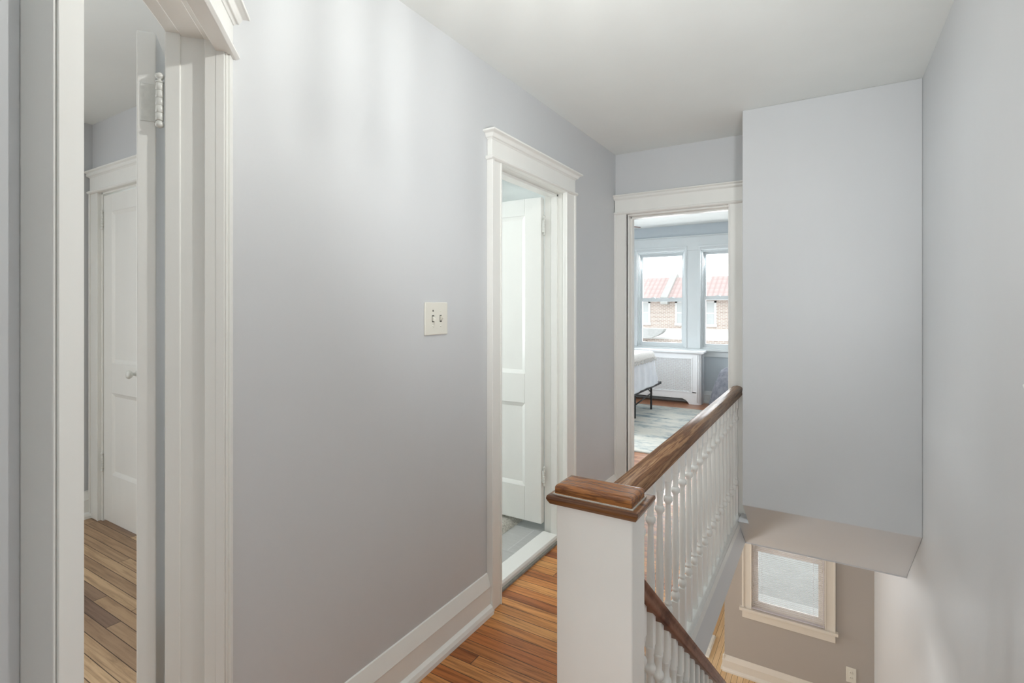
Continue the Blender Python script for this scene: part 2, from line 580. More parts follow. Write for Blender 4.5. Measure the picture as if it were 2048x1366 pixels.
# plaster under the upper floors (the ceiling of the lower storey)
slab = [(-5.1, -1.9), (-0.478, -1.9), (-0.478, 3.70), (0.38, 3.70), (0.38, 7.87), (-5.1, 7.87)]
c_low = MB().plan(slab, -0.19, -0.031)
c_low.box(-0.478, 0.38, -1.9, 1.2, -0.19, -0.031)
struct(c_low.build('ceiling', M['wall']), 'grey painted edge of the upper floor above the stairwell', 'ceiling')
# ceilings
hc = [(-1.40, 3.61), (-1.40, 0.80), dxy(1.5, 0.42), dxy(0.25, 0.42), (-0.49, -1.86), (0.42, -1.86), (0.42, 3.61)]
struct(MB().plan(hc, HC, HC + 0.2).build('ceiling', M['ceil']), 'white plaster ceiling of the hallway', 'ceiling')
struct(MB().plan(roomA_poly, AC, AC + 0.1).build('ceiling', M['ceil']), 'white ceiling of the room behind the left doorway', 'ceiling')
struct(MB().box(-4.12, 0.42, 3.61, 7.87, BC, BC + 0.1).build('ceiling', M['ceil']), 'white ceiling of the front bedroom', 'ceiling')
struct(MB().box(-3.22, -1.41, 1.60, 3.50, 2.45, 2.55).build('ceiling', M['ceil']), 'white ceiling of the bathroom', 'ceiling')

# left wall of the hall, bathroom doorway cut out
BO0, BO1, BOZ = 1.985, 2.735, 2.03
w = MB()
w.box(LW - 0.12, LW, 0.757, BO0, 0.0, HC)
w.box(LW - 0.12, LW, BO1, FY, 0.0, HC)
w.box(LW - 0.12, LW, BO0, BO1, BOZ, HC)
struct(w.build('wall_left', M['wall']), 'long lavender grey wall left of the hallway', 'wall')
# diagonal wall with the left doorway
DT0, DT1, DZ = 0.752, 1.452, 2.035
w = MB(diag)
w.box(0.25, DT0, 0.366, 0.476, 0.0, HC)
w.box(DT1, 1.56, 0.366, 0.476, 0.0, HC)
w.box(DT0, DT1, 0.366, 0.476, DZ, HC)
struct(w.build('wall_diagonal', M['wall']), 'diagonal wall around the left doorway', 'wall')
cx, cy = dxy(0.25, 0.366)
struct(MB().box(cx - 0.11, cx, -1.86, cy + 0.03, 0.0, HC).build('wall_near_left', M['wall']), 'wall behind the camera on the left', 'wall')
# rear wall with a window
w = MB()
RX0, RX1, RZ0, RZ1 = -0.36, 0.26, 0.85, 2.15
w.box(-0.6, RX0, -1.86, -1.74, 0, HC); w.box(RX1, 0.42, -1.86, -1.74, 0, HC)
w.box(RX0, RX1, -1.86, -1.74, 0, RZ0); w.box(RX0, RX1, -1.86, -1.74, RZ1, HC)
struct(w.build('wall_back', M['wall']), 'wall behind the camera with a window', 'wall')
# far wall with the bedroom doorway
FO0, FO1, FOZ = -1.215, -0.54, 2.016
w = MB()
w.box(-1.43, FO0, FY, FY + 0.12, 0, BC); w.box(FO1, 0.38, FY, FY + 0.12, 0.0, BC)
w.box(FO0, FO1, FY, FY + 0.12, FOZ, BC)
struct(w.build('wall_far', M['wall']), 'far hallway wall around the bedroom doorway', 'wall')
# right wall, full height of the stairwell
w = MB().box(RW, RW + 0.12, -1.86, 7.87, Z1 - 0.1, BC + 0.1)
struct(w.build('wall_right', M['wall']), 'tall grey wall along the right side of the stairwell', 'wall')
# boxed bulkhead over the stairs with sloping soffit
w = MB()
w.ext([(-0.41, 3.117, HC), (-0.41, 3.117, 0.262), (-0.41, 3.395, 0.05), (-0.41, FY, 0.05), (-0.41, FY, HC)], (0.79, 0, 0))
w.ext([(-0.47, 3.372, 0.068), (-0.47, 3.72, -0.197), (-0.47, 3.72, 0.068)], (0.85, 0, 0))
struct(w.build('wall_bulkhead', M['wall'], bevel=0.004), 'boxed grey bulkhead over the stairs with a sloping underside', 'wall')

# side room walls
w = MB()
w.box(-4.22, -4.10, -1.86, -1.35, 0, AC); w.box(-4.22, -4.10, -0.15, 1.57, 0, AC)
w.box(-4.22, -4.10, -1.35, -0.15, 0, 0.8); w.box(-4.22, -4.10, -1.35, -0.15, 2.2, AC)
struct(w.build('wall_side_room_end', M['wall']), 'shaded wall of the side room beside the closet', 'wall')
w = MB()
CD0, CD1, CDZ = -3.955, -3.20, 2.09
w.box(-4.10, CD0, 1.45, 1.55, 0, AC); w.box(CD1, -1.43, 1.45, 1.55, 0, AC); w.box(CD0, CD1, 1.45, 1.55, CDZ, AC)
struct(w.build('wall_closet', M['wall']), 'side room wall around the white closet door', 'wall')
struct(MB().box(-4.1, -0.5, -1.98, -1.86, 0, AC).build('wall_side_room_rear', M['wall']), 'rear wall of the side room', 'wall')
# closet interior
w = MB(); w.box(-4.0, -3.1, 1.95, 2.0, 0, 2.3)
struct(w.build('wall_closet_inside', M['wall']), 'back wall inside the closet', 'wall')
# bathroom walls
w = MB()
w.box(-3.32, -3.20, 1.57, 1.80, 0, 2.45); w.box(-3.32, -3.20, 2.50, 3.55, 0, 2.45)
w.box(-3.32, -3.20, 1.80, 2.50, 0, 1.0); w.box(-3.32, -3.20, 1.80, 2.50, 2.1, 2.45)
struct(w.build('wall_bath_end', M['ceil']), 'end wall of the bathroom', 'wall')
struct(MB().box(-3.2, -1.42, 1.57, 1.65, 0, 2.45).build('wall_bath_near', M['ceil']), 'near wall of the bathroom', 'wall')
struct(MB().box(-3.2, -1.42, 3.45, 3.55, 0, 2.45).build('wall_bath_far', M['ceil']), 'far wall of the bathroom', 'wall')
# bedroom walls
WY = 7.75
W1 = (-2.50, -1.785); W2 = (-1.575, -0.86); WZ0, WZ1 = 0.77, 2.20
w = MB()
xs = [-4.12, W1[0], W1[1], W2[0], W2[1], 0.38]
for i in (0, 2, 4):
    w.box(xs[i], xs[i + 1], WY, WY + 0.12, 0, BC)
for a, b in (W1, W2):
    w.box(a, b, WY, WY + 0.12, 0, WZ0); w.box(a, b, WY, WY + 0.12, WZ1, BC)
struct(w.build('wall_front', M['wall_bed']), 'pale blue grey bedroom wall around the two windows', 'wall')
w = MB()
w.box(-4.12, -4.0, 3.67, 4.8, 0, BC); w.box(-4.12, -4.0, 6.0, 7.75, 0, BC)
w.box(-4.12, -4.0, 4.8, 6.0, 0, 0.85); w.box(-4.12, -4.0, 4.8, 6.0, 2.15, BC)
struct(w.build('wall_bedroom_side', M['wall_bed']), 'left side wall of the bedroom', 'wall')
# lower storey walls
LY = 6.2
LX0, LX1, LZ0, LZ1 = -0.725, -0.03, -1.93, -0.62
w = MB()
w.box(-1.0, LX0, LY, LY + 0.12, Z1, -0.19); w.box(LX1, 0.38, LY, LY + 0.12, Z1, -0.19)
w.box(LX0, LX1, LY, LY + 0.12, Z1, LZ0); w.box(LX0, LX1, LY, LY + 0.12, LZ1, -0.19)
w.box(-1.0, -0.88, LY + 0.12, 7.75, Z1, -0.19)
struct(w.build('wall_landing', M['wall_low']), 'grey lower wall tinted for warm light with the blind window at the stair foot', 'wall')
w = MB()
w.box(-5.1, -1.0, 7.75, 7.87, Z1, -0.19)
w.box(-5.22, -5.1, -0.6, 3.4, Z1, -0.19); w.box(-5.22, -5.1, 5.6, 7.87, Z1, -0.19)
w.box(-5.22, -5.1, 3.4, 5.6, Z1, -2.05); w.box(-5.22, -5.1, 3.4, 5.6, -0.55, -0.19)
w.box(-5.1, 0.38, -0.72, -0.6, Z1, -0.19)
struct(w.build('wall_living_room', M['wall_low']), 'walls of the living room on the lower storey', 'wall')


# ------------------------------------------------------------------ trim: casings, heads, baseboards
def left_map(x, y, z):      # x runs along +Y, y out of the left wall into the hall
    return (LW + y, x, z)


def far_map(x, y, z):       # y out of the far wall towards the camera
    return (x, FY - y, z)


def casing(mb, x0, x1, z0, z1, proj=0.022, inner='r', band=0.018):
    """flat casing with a thicker back band on the outer edge"""
    mb.box(x0, x1, 0.0, proj, z0, z1)
    if inner == 'r':
        mb.box(x0 - 0.0012, x0 + band, 0.0, proj + 0.008, z0, z1)
        mb.box(x1 - 0.010, x1 + 0.0006, proj - 0.001, proj + 0.004, z0, z1)
    elif inner == 'l':
        mb.box(x1 - band, x1 + 0.0012, 0.0, proj + 0.008, z0, z1)
        mb.box(x0 - 0.0006, x0 + 0.010, proj - 0.001, proj + 0.004, z0, z1)


def head(mb, x0, x1, z0, z1, zc, proj=0.024, over=0.035):
    """flat head board, bead under it, crown moulding on top"""
    mb.box(x0, x1, 0.0, proj, z0, z1)
    mb.loft([(x0 - 0.012, x1 + 0.012, 0.0, proj + 0.006, z0 - 0.006), (x0 - 0.016, x1 + 0.016, 0.0, proj + 0.014, z0 + 0.002),
             (x0 - 0.012, x1 + 0.012, 0.0, proj + 0.012, z0 + 0.010), (x0 - 0.002, x1 + 0.002, 0.0, proj + 0.002, z0 + 0.013)])
    h = zc - z1
    st = [(0.0, 0.002), (0.16, 0.006), (0.2, 0.012), (0.42, 0.016), (0.62, 0.55 * over), (0.74, 0.85 * over), (0.78, over), (1.0, over)]
    mb.loft([(x0 - o, x1 + o, 0.0, proj + o, z1 - 0.004 + f * (h + 0.004)) for f, o in st])


# bathroom doorway
t = MB(left_map)
casing(t, 1.915, 1.999, 0.0, 2.022, 0.024, 'r', 0.016)
casing(t, 2.690, 2.808, 0.0, 2.022, 0.024, 'l', 0.016)
head(t, 1.917, 2.806, 2.024, 2.112, 2.146, 0.026, 0.036)
struct(t.build('trim_1', M['trim'], bevel=0.0025), 'white casing and crowned head around the bathroom doorway', 'door casing')
t = MB(left_map)
t.box(BO0, 1.999, -0.135, 0.0, 0, 2.03); t.box(2.720, BO1, -0.135, 0.0, 0, 2.03); t.box(BO0, BO1, -0.135, 0.0, 2.018, 2.03)
t.box(1.999, 2.012, -0.085, -0.045, 0, 2.018); t.box(2.704, 2.720, -0.085, -0.045, 0, 2.018); t.box(1.999, 2.720, -0.085, -0.045, 2.004, 2.018)
struct(t.build('trim_2', M['trim'], bevel=0.002), 'white jamb and stops inside the bathroom doorway', 'door jamb')
t = MB(left_map)
t.ext([(2.0, -0.140, 0.0), (2.0, -0.036, 0.0), (2.0, -0.036, 0.026), (2.0, -0.044, 0.036), (2.0, -0.130, 0.040), (2.0, -0.140, 0.034)], (0.704, 0, 0))
struct(t.build('trim_3', M['trim'], bevel=0.002), 'white saddle threshold on the bathroom doorway floor', 'threshold')
t = MB(left_map).box(1.999, 2.704, -0.036, -0.022, 0.0, 0.010)
struct(t.build('trim_4', M['grout']), 'dirty caulk strip along the bathroom threshold', 'caulk')

# far doorway
t = MB(far_map)
casing(t, LW, -1.222, 0.0, 2.022, 0.022, 'r', 0.016)
casing(t, -0.546, -0.440, 0.0, 2.022, 0.022, 'l', 0.016)
head(t, LW + 0.004, -0.424, 2.022, 2.122, 2.152, 0.024, 0.030)
struct(t.build('trim_5', M['trim'], bevel=0.0025), 'white casing and head around the bedroom doorway', 'door casing')
t = MB(far_map)
t.box(FO0 - 0.008, FO0 + 0.006, -0.13, 0.0, 0, FOZ); t.box(FO1 - 0.006, FO1 + 0.008, -0.13, 0.0, 0, FOZ)
t.box(FO0 + 0.006, FO1 - 0.006, -0.13, 0.0, FOZ - 0.012, FOZ + 0.004)
t.box(FO0 + 0.006, FO0 + 0.018, -0.085, -0.045, 0, FOZ - 0.012); t.box(FO1 - 0.018, FO1 - 0.006, -0.085, -0.045, 0, FOZ - 0.012)
t.box(FO0, FO1, -0.085, -0.045, FOZ - 0.024, FOZ - 0.012)
struct(t.build('trim_6', M['trim'], bevel=0.002), 'white jamb lining the bedroom doorway', 'door jamb')


def diag_face(x, y, z):     # y out of the diagonal wall into the hall, 0 at the plaster
    return diag(x, 0.366 - y, z)


# left doorway in the diagonal wall
t = MB(diag_face)
t.box(0.686, 0.751, 0.0, 0.031, 0.0, 2.0)
t.box(0.690, 0.700, 0.031, 0.034, 0.0, 2.0)
t.box(1.435, 1.476, 0.0, 0.020, 0.0, 2.0); t.box(1.447, 1.476, 0.020, 0.031, 0.0, 2.0)
t.box(1.440, 1.447, 0.020, 0.025, 0.0, 2.0)
head(t, 0.690, 1.474, 2.0, 2.085, 2.122, 0.031, 0.034)
struct(t.build('trim_7', M['trim'], bevel=0.003), 'white casing and head around the near left doorway', 'door casing')
t = MB(diag)
t.box(0.742, DT0, 0.366, 0.480, 0, DZ)
t.box(1.436, DT1, 0.350, 0.392, 0, DZ)               # front of jamb
t.box(1.450, DT1 + 0.012, 0.392, 0.480, 0, DZ)
t.box(1.4455, DT1, 0.446, 0.4803, 0, DZ)
t.box(DT0, DT1, 0.350, 0.392, DZ - 0.016, DZ + 0.004); t.box(DT0, DT1, 0.391, 0.446, DZ - 0.010, DZ + 0.012)
t.box(DT0, DT1, 0.445, 0.480, DZ - 0.004, DZ + 0.012)
struct(t.build('trim_8', M['trim'], bevel=0.003), 'white jamb of the near left doorway holding the door hinge', 'door jamb')

base_prof = [(0, 0), (0.040, 0), (0.039, 0.016), (0.033, 0.030), (0.021, 0.040), (0.020, 0.114), (0.0225, 0.117), (0.021, 0.121), (0.005, 0.170), (0, 0.172)]


def baseboard(mb, a0, a1):
    mb.ext([(a0, y, z) for y, z in base_prof], (a1 - a0, 0, 0))


t = MB(left_map); baseboard(t, 0.75, 1.913)
struct(t.build('baseboard_left', M['trim']), 'white moulded baseboard along the long left wall', 'baseboard')
t = MB(left_map); baseboard(t, 2.81, FY - 0.002)
struct(t.build('baseboard_left_far', M['trim']), 'short white baseboard between the two far doorways', 'baseboard')
# right side of far doorway down to the stairs, bedroom, side room, lower storey
t = MB(lambda x, y, z: (x, WY - y, z)); baseboard(t, -4.0, 0.38)
struct(t.build('baseboard_bedroom', M['trim_backlit']), 'white baseboard under the bedroom windows', 'baseboard')
t = MB(lambda x, y, z: (-4.10 + y, x, z)); baseboard(t, -1.86, 1.45)
struct(t.build('baseboard_side_room', M['trim']), 'white baseboard beside the closet in the side room', 'baseboard')
t = MB(lambda x, y, z: (x, LY - y, Z1 + z)); baseboard(t, -1.018, 0.38)
t2 = MB(lambda x, y, z: (-1.0 - y, x, Z1 + z)); baseboard(t2, LY - 0.018, 7.75)
t.v += t2.v; n0 = len(t.v) - len(t2.v)
t.fc += [tuple(i + n0 for i in f) for f in t2.fc]; t.sm += t2.sm
struct(t.build('baseboard_landing', M['trim_low']), 'cream baseboard below the lower blind window', 'baseboard')
t = MB().box(-1.255, -1.185, 6.30, 6.74, Z1, Z1 + 0.018)
t.box(-1.245, -1.195, 6.44, 6.74, Z1 + 0.018, Z1 + 0.026)
struct(t.build('trim_9', M['trim'], bevel=0.003), 'short white strip lying on the lower oak floor', 'floor trim')


# ------------------------------------------------------------------ doors
def door_leaf(name, w, h, th, panels, mat):
    """leaf from x=0 (hinge) to w, y=0..th, z=0..h, recessed panels"""
    mb = MB()
    x0, x1 = panels[0][0], panels[0][1]
    mb.box(0, x0, 0, th, 0, h); mb.box(x1, w, 0, th, 0, h)
    zs = [0.0]
    for p in sorted(panels, key=lambda p: p[2]): zs += [p[2], p[3]]
    zs.append(h)
    for i in range(0, len(zs), 2):
        mb.box(x0, x1, 0, th, zs[i], zs[i + 1])
    rec, mw = 0.010, 0.022
    for (a, b, c, d) in panels:
        mb.box(a, b, rec, th - rec, c, d)
        for y_out, y_in in ((0.001, rec), (th - 0.001, th - rec)):
            for (p, q, r, s) in (((a, c), (b, c), (b - mw, c + mw), (a + mw, c + mw)),
                                 ((b, c), (b, d), (b - mw, d - mw), (b - mw, c + mw)),
                                 ((b, d), (a, d), (a + mw, d - mw), (b - mw, d - mw)),
                                 ((a, d), (a, c), (a + mw, c + mw), (a + mw, d - mw))):
                mb.add([(p[0], y_out, p[1]), (q[0], y_out, q[1]), (r[0], y_in, r[1]), (s[0], y_in, s[1])], [(0, 1, 2, 3)])
    return mb


def hinge_mesh(r=0.0075, h=0.085):
    mb = MB()
    n = 5; seg = h / n
    for k in range(n):
        z = -h / 2 + k * seg
        mb.lathe([(z + 0.0002, r * 0.93), (z + 0.0007, r), (z + seg - 0.0007, r), (z + seg - 0.0002, r * 0.93)], n=12)
    z = h / 2
    mb.lathe([(z, r * 1.05), (z + 0.004, r * 1.1), (z + 0.006, r * 0.6), (z + 0.010, r * 0.6), (z + 0.012, r), (z + 0.017, r * 1.15),
              (z + 0.022, r * 0.95), (z + 0.026, r * 0.3)], n=12)
    z = -h / 2
    mb.lathe([(z - 0.018, r * 0.3), (z - 0.014, r * 1.0), (z - 0.009, r * 1.1), (z - 0.004, r * 0.9), (z, r * 0.7)], n=12)
    return mb


def knob(name, parent, loc, out=-1):
    mb = MB()
    mb.lathe([(0, 0.026), (0.004, 0.026), (0.006, 0.012), (0.030, 0.009), (0.036, 0.020), (0.048, 0.026), (0.058, 0.022), (0.062, 0.008)],
             n=16, axis='y')
    if out < 0:
        mb.v = [(x, -y, z) for x, y, z in mb.v]
    o = mb.build(name, M['metal_paint'], parent); o.location = loc
    return o


# bathroom door: hinged on the far jamb, opened into the bathroom
door2 = empty('door_2', (-1.444, 2.722, 0.083), PI)
struct(door2, 'white two panel bathroom door standing open into the bathroom', 'door')
mb = door_leaf('door_leaf', 0.68, 1.925, 0.036, [(0.112, 0.568, 0.205, 0.70), (0.112, 0.568, 0.878, 1.825)], M['trim'])
mb.build('door_leaf', M['trim'], door2, bevel=0.0025)
for z in (1.836 - 0.083, 0.361 - 0.083):
    o = hinge_mesh(0.0065, 0.075).build('hinge', M['metal_paint'], door2); o.location = (-0.016, 0.026, z)
    lf = MB().box(-0.012, -0.0015, 0.004, 0.030, z - 0.037, z + 0.037).build('hinge_plate', M['metal_paint'], door2)
knob('door_knob', door2, (0.62, 0.036, 0.86), 1)
knob('door_knob', door2, (0.62, 0.0, 0.86), -1)

# near left door: leaf swung back behind its hinge edge
hx, hy = dxy(1.4475, 0.492)
lang = math.radians(180 - 33)
door1 = empty('door_1', (hx, hy, 0.012), lang)
struct(door1, 'white door swung open into the side room, hinge edge toward the hallway', 'door')
mb = door_leaf('door_leaf', 0.67, 2.022, 0.040, [(0.115, 0.555, 0.30, 0.80), (0.115, 0.555, 0.99, 1.92)], M['trim'])
mb.v = [(x + 0.022, y + 0.010, z) for x, y, z in mb.v]
mb.build('door_leaf', M['trim'], door1, bevel=0.003)
o = hinge_mesh(0.0088, 0.092).build('hinge', M['metal_paint'], door1); o.location = (0.006, 0.0, 1.848)
for zc in (1.848,):
    MB().box(0.0215, 0.0205, 0.008, 0.042, zc - 0.046, zc + 0.046).build('hinge_plate', M['metal_paint'], door1, bevel=0.0008)
o = hinge_mesh(0.0088, 0.092).build('hinge', M['metal_paint'], door1); o.location = (0.006, 0.0, 0.22)
knob('door_knob', door1, (0.63, 0.010, 0.95), -1)
knob('door_knob', door1, (0.63, 0.050, 0.95), 1)

# closet door in the side room
t = MB(lambda x, y, z: (x, 1.45 - y, z))
casing(t, -4.085, -3.962, 0, 2.09, 0.020, 'r', 0.018)
casing(t, -3.19, -3.07, 0, 2.09, 0.020, 'l', 0.018)
head(t, -4.075, -3.08, 2.095, 2.195, 2.235, 0.024, 0.024)
struct(t.build('trim_10', M['trim'], bevel=0.003), 'white casing and head around the closet door', 'door casing')
t = MB(lambda x, y, z: (x, 1.45 - y, z))
t.box(CD0 - 0.008, CD0 + 0.012, -0.10, 0.002, 0, 2.09); t.box(CD1 - 0.012, CD1 + 0.008, -0.10, 0.002, 0, 2.09); t.box(CD0, CD1, -0.10, 0.002, 2.078, 2.098)
struct(t.build('trim_11', M['trim']), 'white jamb around the closet door', 'door jamb')
door3 = empty('door_3', (-3.938, 1.452, 0.012), 0)
struct(door3, 'white two panel closet door seen through the left doorway', 'door')
mb = door_leaf('door_leaf', 0.722, 2.055, 0.036, [(0.115, 0.607, 0.30, 0.81), (0.115, 0.607, 1.00, 1.945)], M['trim'])
mb.build('door_leaf', M['trim'], door3, bevel=0.0025)
for z in (1.90, 0.36):
    o = hinge_mesh(0.0075, 0.08).build('hinge', M['metal_paint'], door3); o.location = (-0.004, -0.006, z)
knob('door_knob', door3, (0.462, 0.0, 0.955), -1)

# ------------------------------------------------------------------ landing balustrade
RXC = -0.495
bal = empty('landing_balustrade', (RXC, 1.25, 0.0))
tag(bal, 'white spindle balustrade with brown handrail and boxed newel along the stairwell edge', 'balustrade')


def rel(o, base):
    o.location = tuple(-c for c in base)
    return o


B0 = (RXC, 1.25, 0.0)
newel = rel(MB().box(-0.600, -0.399, 1.200, 1.297, 0.0, 0.852).build('newel_post', M['trim'], bal, bevel=0.0035), B0)
cap = MB()
cap.loft([(-0.606, -0.393, 1.192, 1.306, 0.850), (-0.612, -0.386, 1.184, 1.314, 0.853), (-0.616, -0.381, 1.178, 1.320, 0.861),
          (-0.619, -0.378, 1.175, 1.323, 0.868), (-0.617, -0.380, 1.177, 1.321, 0.8755), (-0.613, -0.384, 1.181, 1.317, 0.8765)])
cp = cap.build('newel_cap', M['cap_dark'], newel, bevel=0.0012)
cp['label'] = 'moulded dark wooden plate of the newel cap'
cb_ = MB().loft([(-0.602, -0.397, 1.192, 1.290, 0.8755), (-0.602, -0.397, 1.192, 1.290, 0.895), (-0.600, -0.399, 1.196, 1.288, 0.900),
                 (-0.590, -0.409, 1.206, 1.278, 0.902)])
c2 = cb_.build('cap_block', M['cap'], newel, bevel=0.003)
c2['label'] = 'varnished orange brown block on top of the newel'
c3 = MB().box(-0.6055, -0.3935, 1.1885, 1.2935, 0.8762, 0.8792).build('paint_line', M['paint_line'], newel)
c3['label'] = 'line of white paint around the cap block'

rail_prof = [(-0.026, 0.806), (-0.027, 0.818), (-0.035, 0.828), (-0.037, 0.842), (-0.032, 0.854), (-0.020, 0.862), (0.0, 0.8655),
             (0.018, 0.8625), (0.029, 0.856), (0.034, 0.847), (0.0335, 0.842), (0.030, 0.836), (0.0285, 0.826), (0.030, 0.816), (0.030, 0.808), (0.028, 0.806)]
hr = MB().ext([(RXC + x, 1.290, z) for x, z in rail_prof], (0, 2.245, 0), True)
hr = rel(hr.build('handrail', M['rail'], bal), B0)
hr['label'] = 'worn brown wooden handrail'
for p in hr.data.polygons:
    p.use_smooth = len(p.vertices) == 4
sh = MB()
sh.box(-0.530, -0.466, 1.297, FY - 0.022, 0.0, 0.050)
sh.loft([(-0.528, -0.468, 1.297, FY - 0.022, 0.050), (-0.520, -0.474, 1.297, FY - 0.022, 0.062), (-0.516, -0.478, 1.297, FY - 0.022, 0.066)])
rel(sh.build('base_rail', M['shoe'], bal, bevel=0.003), B0)


def baluster(zb0, zt0, zt1, ztop, hw=0.0135):
    """square block, turned shaft, square block; heights: bottom, turning start, turning end, top"""
    mb = MB()
    mb.box(-hw, hw, -hw, hw, zb0, zt0)
    mb.box(-hw, hw, -hw, hw, zt1, ztop)
    H = zt1 - zt0; z = zt0
    pr = [(0, 0.0115), (0.003, 0.0105), (0.008, 0.0140), (0.016, 0.0165), (0.024, 0.0160), (0.031, 0.0125), (0.035, 0.0100), (0.039, 0.0125), (0.044, 0.0135), (0.048, 0.0115),
          (0.054, 0.0095), (0.09, 0.0110), (0.14, 0.0130), (0.19, 0.0138), (0.25, 0.0128), (0.32, 0.0108), (H - 0.085, 0.0092), (H - 0.078, 0.0110), (H - 0.072, 0.0155),
          (H - 0.064, 0.0168), (H - 0.057, 0.0150), (H - 0.053, 0.0105), (H - 0.030, 0.0100), (H - 0.014, 0.0118), (H - 0.006, 0.0138), (H, 0.0138)]
    mb.lathe([(z + a, r) for a, r in pr], n=14)
    return mb


b0 = baluster(0.060, 0.250, 0.732, 0.812).build('baluster', M['trim'], bal, bevel=0.0015)
ys = [1.352 + 0.1067 * k for k in range(21)]
b0.location = (0, ys[0] - B0[1], 0)
for y in ys[1:]:
    if y < FY - 0.05:
        dup(b0, bal, (0, y - B0[1], 0))
# half newel block at the far end under the handrail
# painted edge of the stairwell opening
struct(MB().box(-0.478, -0.470, 1.2, 3.70, -0.19, 0.0).build('trim_12', M['wall']), 'grey painted fascia below the landing balustrade', 'fascia')
struct(MB().box(-0.478, 0.38, 1.20, 1.212, -0.19, -0.002).build('trim_13', M['wall']), 'painted riser board at the head of the stairs', 'fascia')

# ------------------------------------------------------------------ stairs and their railing
NR = 13
RISE, RUN, SY = 2.7 / 13, 0.25, 1.20
SXL = -0.465
st = empty('staircase', (0, SY, Z1))
tag(st, 'wooden staircase descending behind the newel between railing and right wall', 'staircase')
for k in range(NR - 1):
    z = -RISE * (k + 1)
    y0 = SY + RUN * k
    m = MB().box(SXL, RW - 0.004, y0 - 0.0, y0 + RUN + 0.025, z - 0.028, z).build('tread', M['tread'], st, bevel=0.006)
    m.location = (0, -SY, -Z1)
    m = MB().box(SXL + 0.01, RW - 0.004, y0 + RUN, y0 + RUN + 0.016, z - RISE, z - 0.028).build('riser', M['trim'], st)
    m.location = (0, -SY, -Z1)
sg = MB().ext([(SXL, SY, -0.20), (SXL, SY + 3.25, -0.20 - 3.25 * RISE / RUN), (SXL, SY + 3.0, Z1), (SXL, SY + 2.65, Z1), (SXL, SY, -0.50)], (0.02, 0, 0))
m = sg.build('stringer', M['trim'], st); m.location = (-0.022, -SY, -Z1)

srx = -0.425
sr = empty('stair_railing', (srx, 4.35, Z1))
tag(sr, 'brown handrail with white spindles sloping down from the newel', 'stair railing')
SB = (srx, 4.35, Z1)
K = RISE / RUN


def rz(y):                  # underside of the sloping rail
    return 0.445 - K * (y - 1.5)


sprof = [(-0.024, 0.0), (-0.024, 0.022), (-0.030, 0.034), (-0.031, 0.062), (-0.027, 0.080), (-0.014, 0.092), (0.004, 0.094), (0.016, 0.088), (0.0215, 0.076), (0.0195, 0.060),
         (0.0185, 0.046), (0.022, 0.032), (0.026, 0.022), (0.026, 0.004), (0.023, 0.0)]
ya, yb = 1.298, 4.30
hr2 = MB().ext([(srx + x, ya, rz(ya) + z * 0.70) for x, z in sprof], (0, yb - ya, -K * (yb - ya)), True)
hr2 = rel(hr2.build('handrail', M['rail_dark'], sr), SB)
for p in hr2.data.polygons:
    p.use_smooth = len(p.vertices) == 4
np_ = MB().box(srx - 0.045, srx + 0.045, 4.30, 4.39, Z1, -1.72)
np_.loft([(srx - 0.06, srx + 0.06, 4.285, 4.405, -1.72), (srx - 0.06, srx + 0.06, 4.285, 4.405, -1.70), (srx - 0.03, srx + 0.03, 4.315, 4.375, -1.675)])
rel(np_.build('newel_post', M['trim'], sr, bevel=0.003), SB)
for k in range(36):
    y = 1.345 + 0.0833 * k
    if y > 4.27: break
    stp = min(int((y - SY) / RUN), NR - 2)
    zb = -RISE * (stp + 1)
    zt = rz(y) + 0.012
    top = zt - 0.098
    bb = baluster(0.0, top - 0.47 - zb, top - zb, zt - zb, 0.0125).build('baluster', M['trim'], sr)
    bb.location = (0, y - SB[1], zb - SB[2])

# ------------------------------------------------------------------ light switch, outlet
sw = empty('light_switch', (LW, 1.561, 1.314))
tag(sw, 'ivory double toggle light switch on the long left wall', 'light switch')
MB().box(0.0, 0.006, -0.068, 0.068, -0.063, 0.063).build('wall_plate', M['switch'], sw, bevel=0.004, seg=3)
for y, up in ((-0.022, -1), (0.024, 1)):
    MB().box(0.0055, 0.0066, y - 0.006, y + 0.006, -0.0135, 0.0135).build('toggle_slot', M['chip'], sw)
    tg = MB()
    tg.ext([(0.006, y - 0.0042, -0.009), (0.006, y - 0.0042, 0.009), (0.017, y - 0.0042, 0.006 * 1 + 0.006 * up), (0.017, y - 0.0042, -0.005 + 0.006 * up)], (0, 0.0084, 0))
    tg.build('toggle', M['switch'], sw, bevel=0.001)
    for z in (0.030, -0.030):
        s_ = MB().lathe([(0.0055, 0.0036), (0.0072, 0.0034), (0.0078, 0.0015)], (0, y, z), 10, 'x').build('screw', M['chip'] if (y < 0 and z > 0) else M['switch'], sw)

ol = empty('wall_outlet', (0.190, LY, -2.325))
tag(ol, 'ivory wall outlet low on the lower landing wall', 'outlet')
MB().box(-0.043, 0.043, -0.006, 0.0, -0.075, 0.075).build('wall_plate', M['switch'], ol, bevel=0.003)
for z in (0.026, -0.026):
    s_ = MB().lathe([(-0.008, 0.014), (-0.008, 0.017), (-0.004, 0.018)], (0, 0, z), 16, 'y').build('socket', M['switch'], ol)
    q = MB().box(-0.008, -0.005, -0.0090, -0.0078, z - 0.004, z + 0.008).box(0.005, 0.008, -0.0090, -0.0078, z - 0.004, z + 0.006)
    q.build('slot', M['chip'], s_)

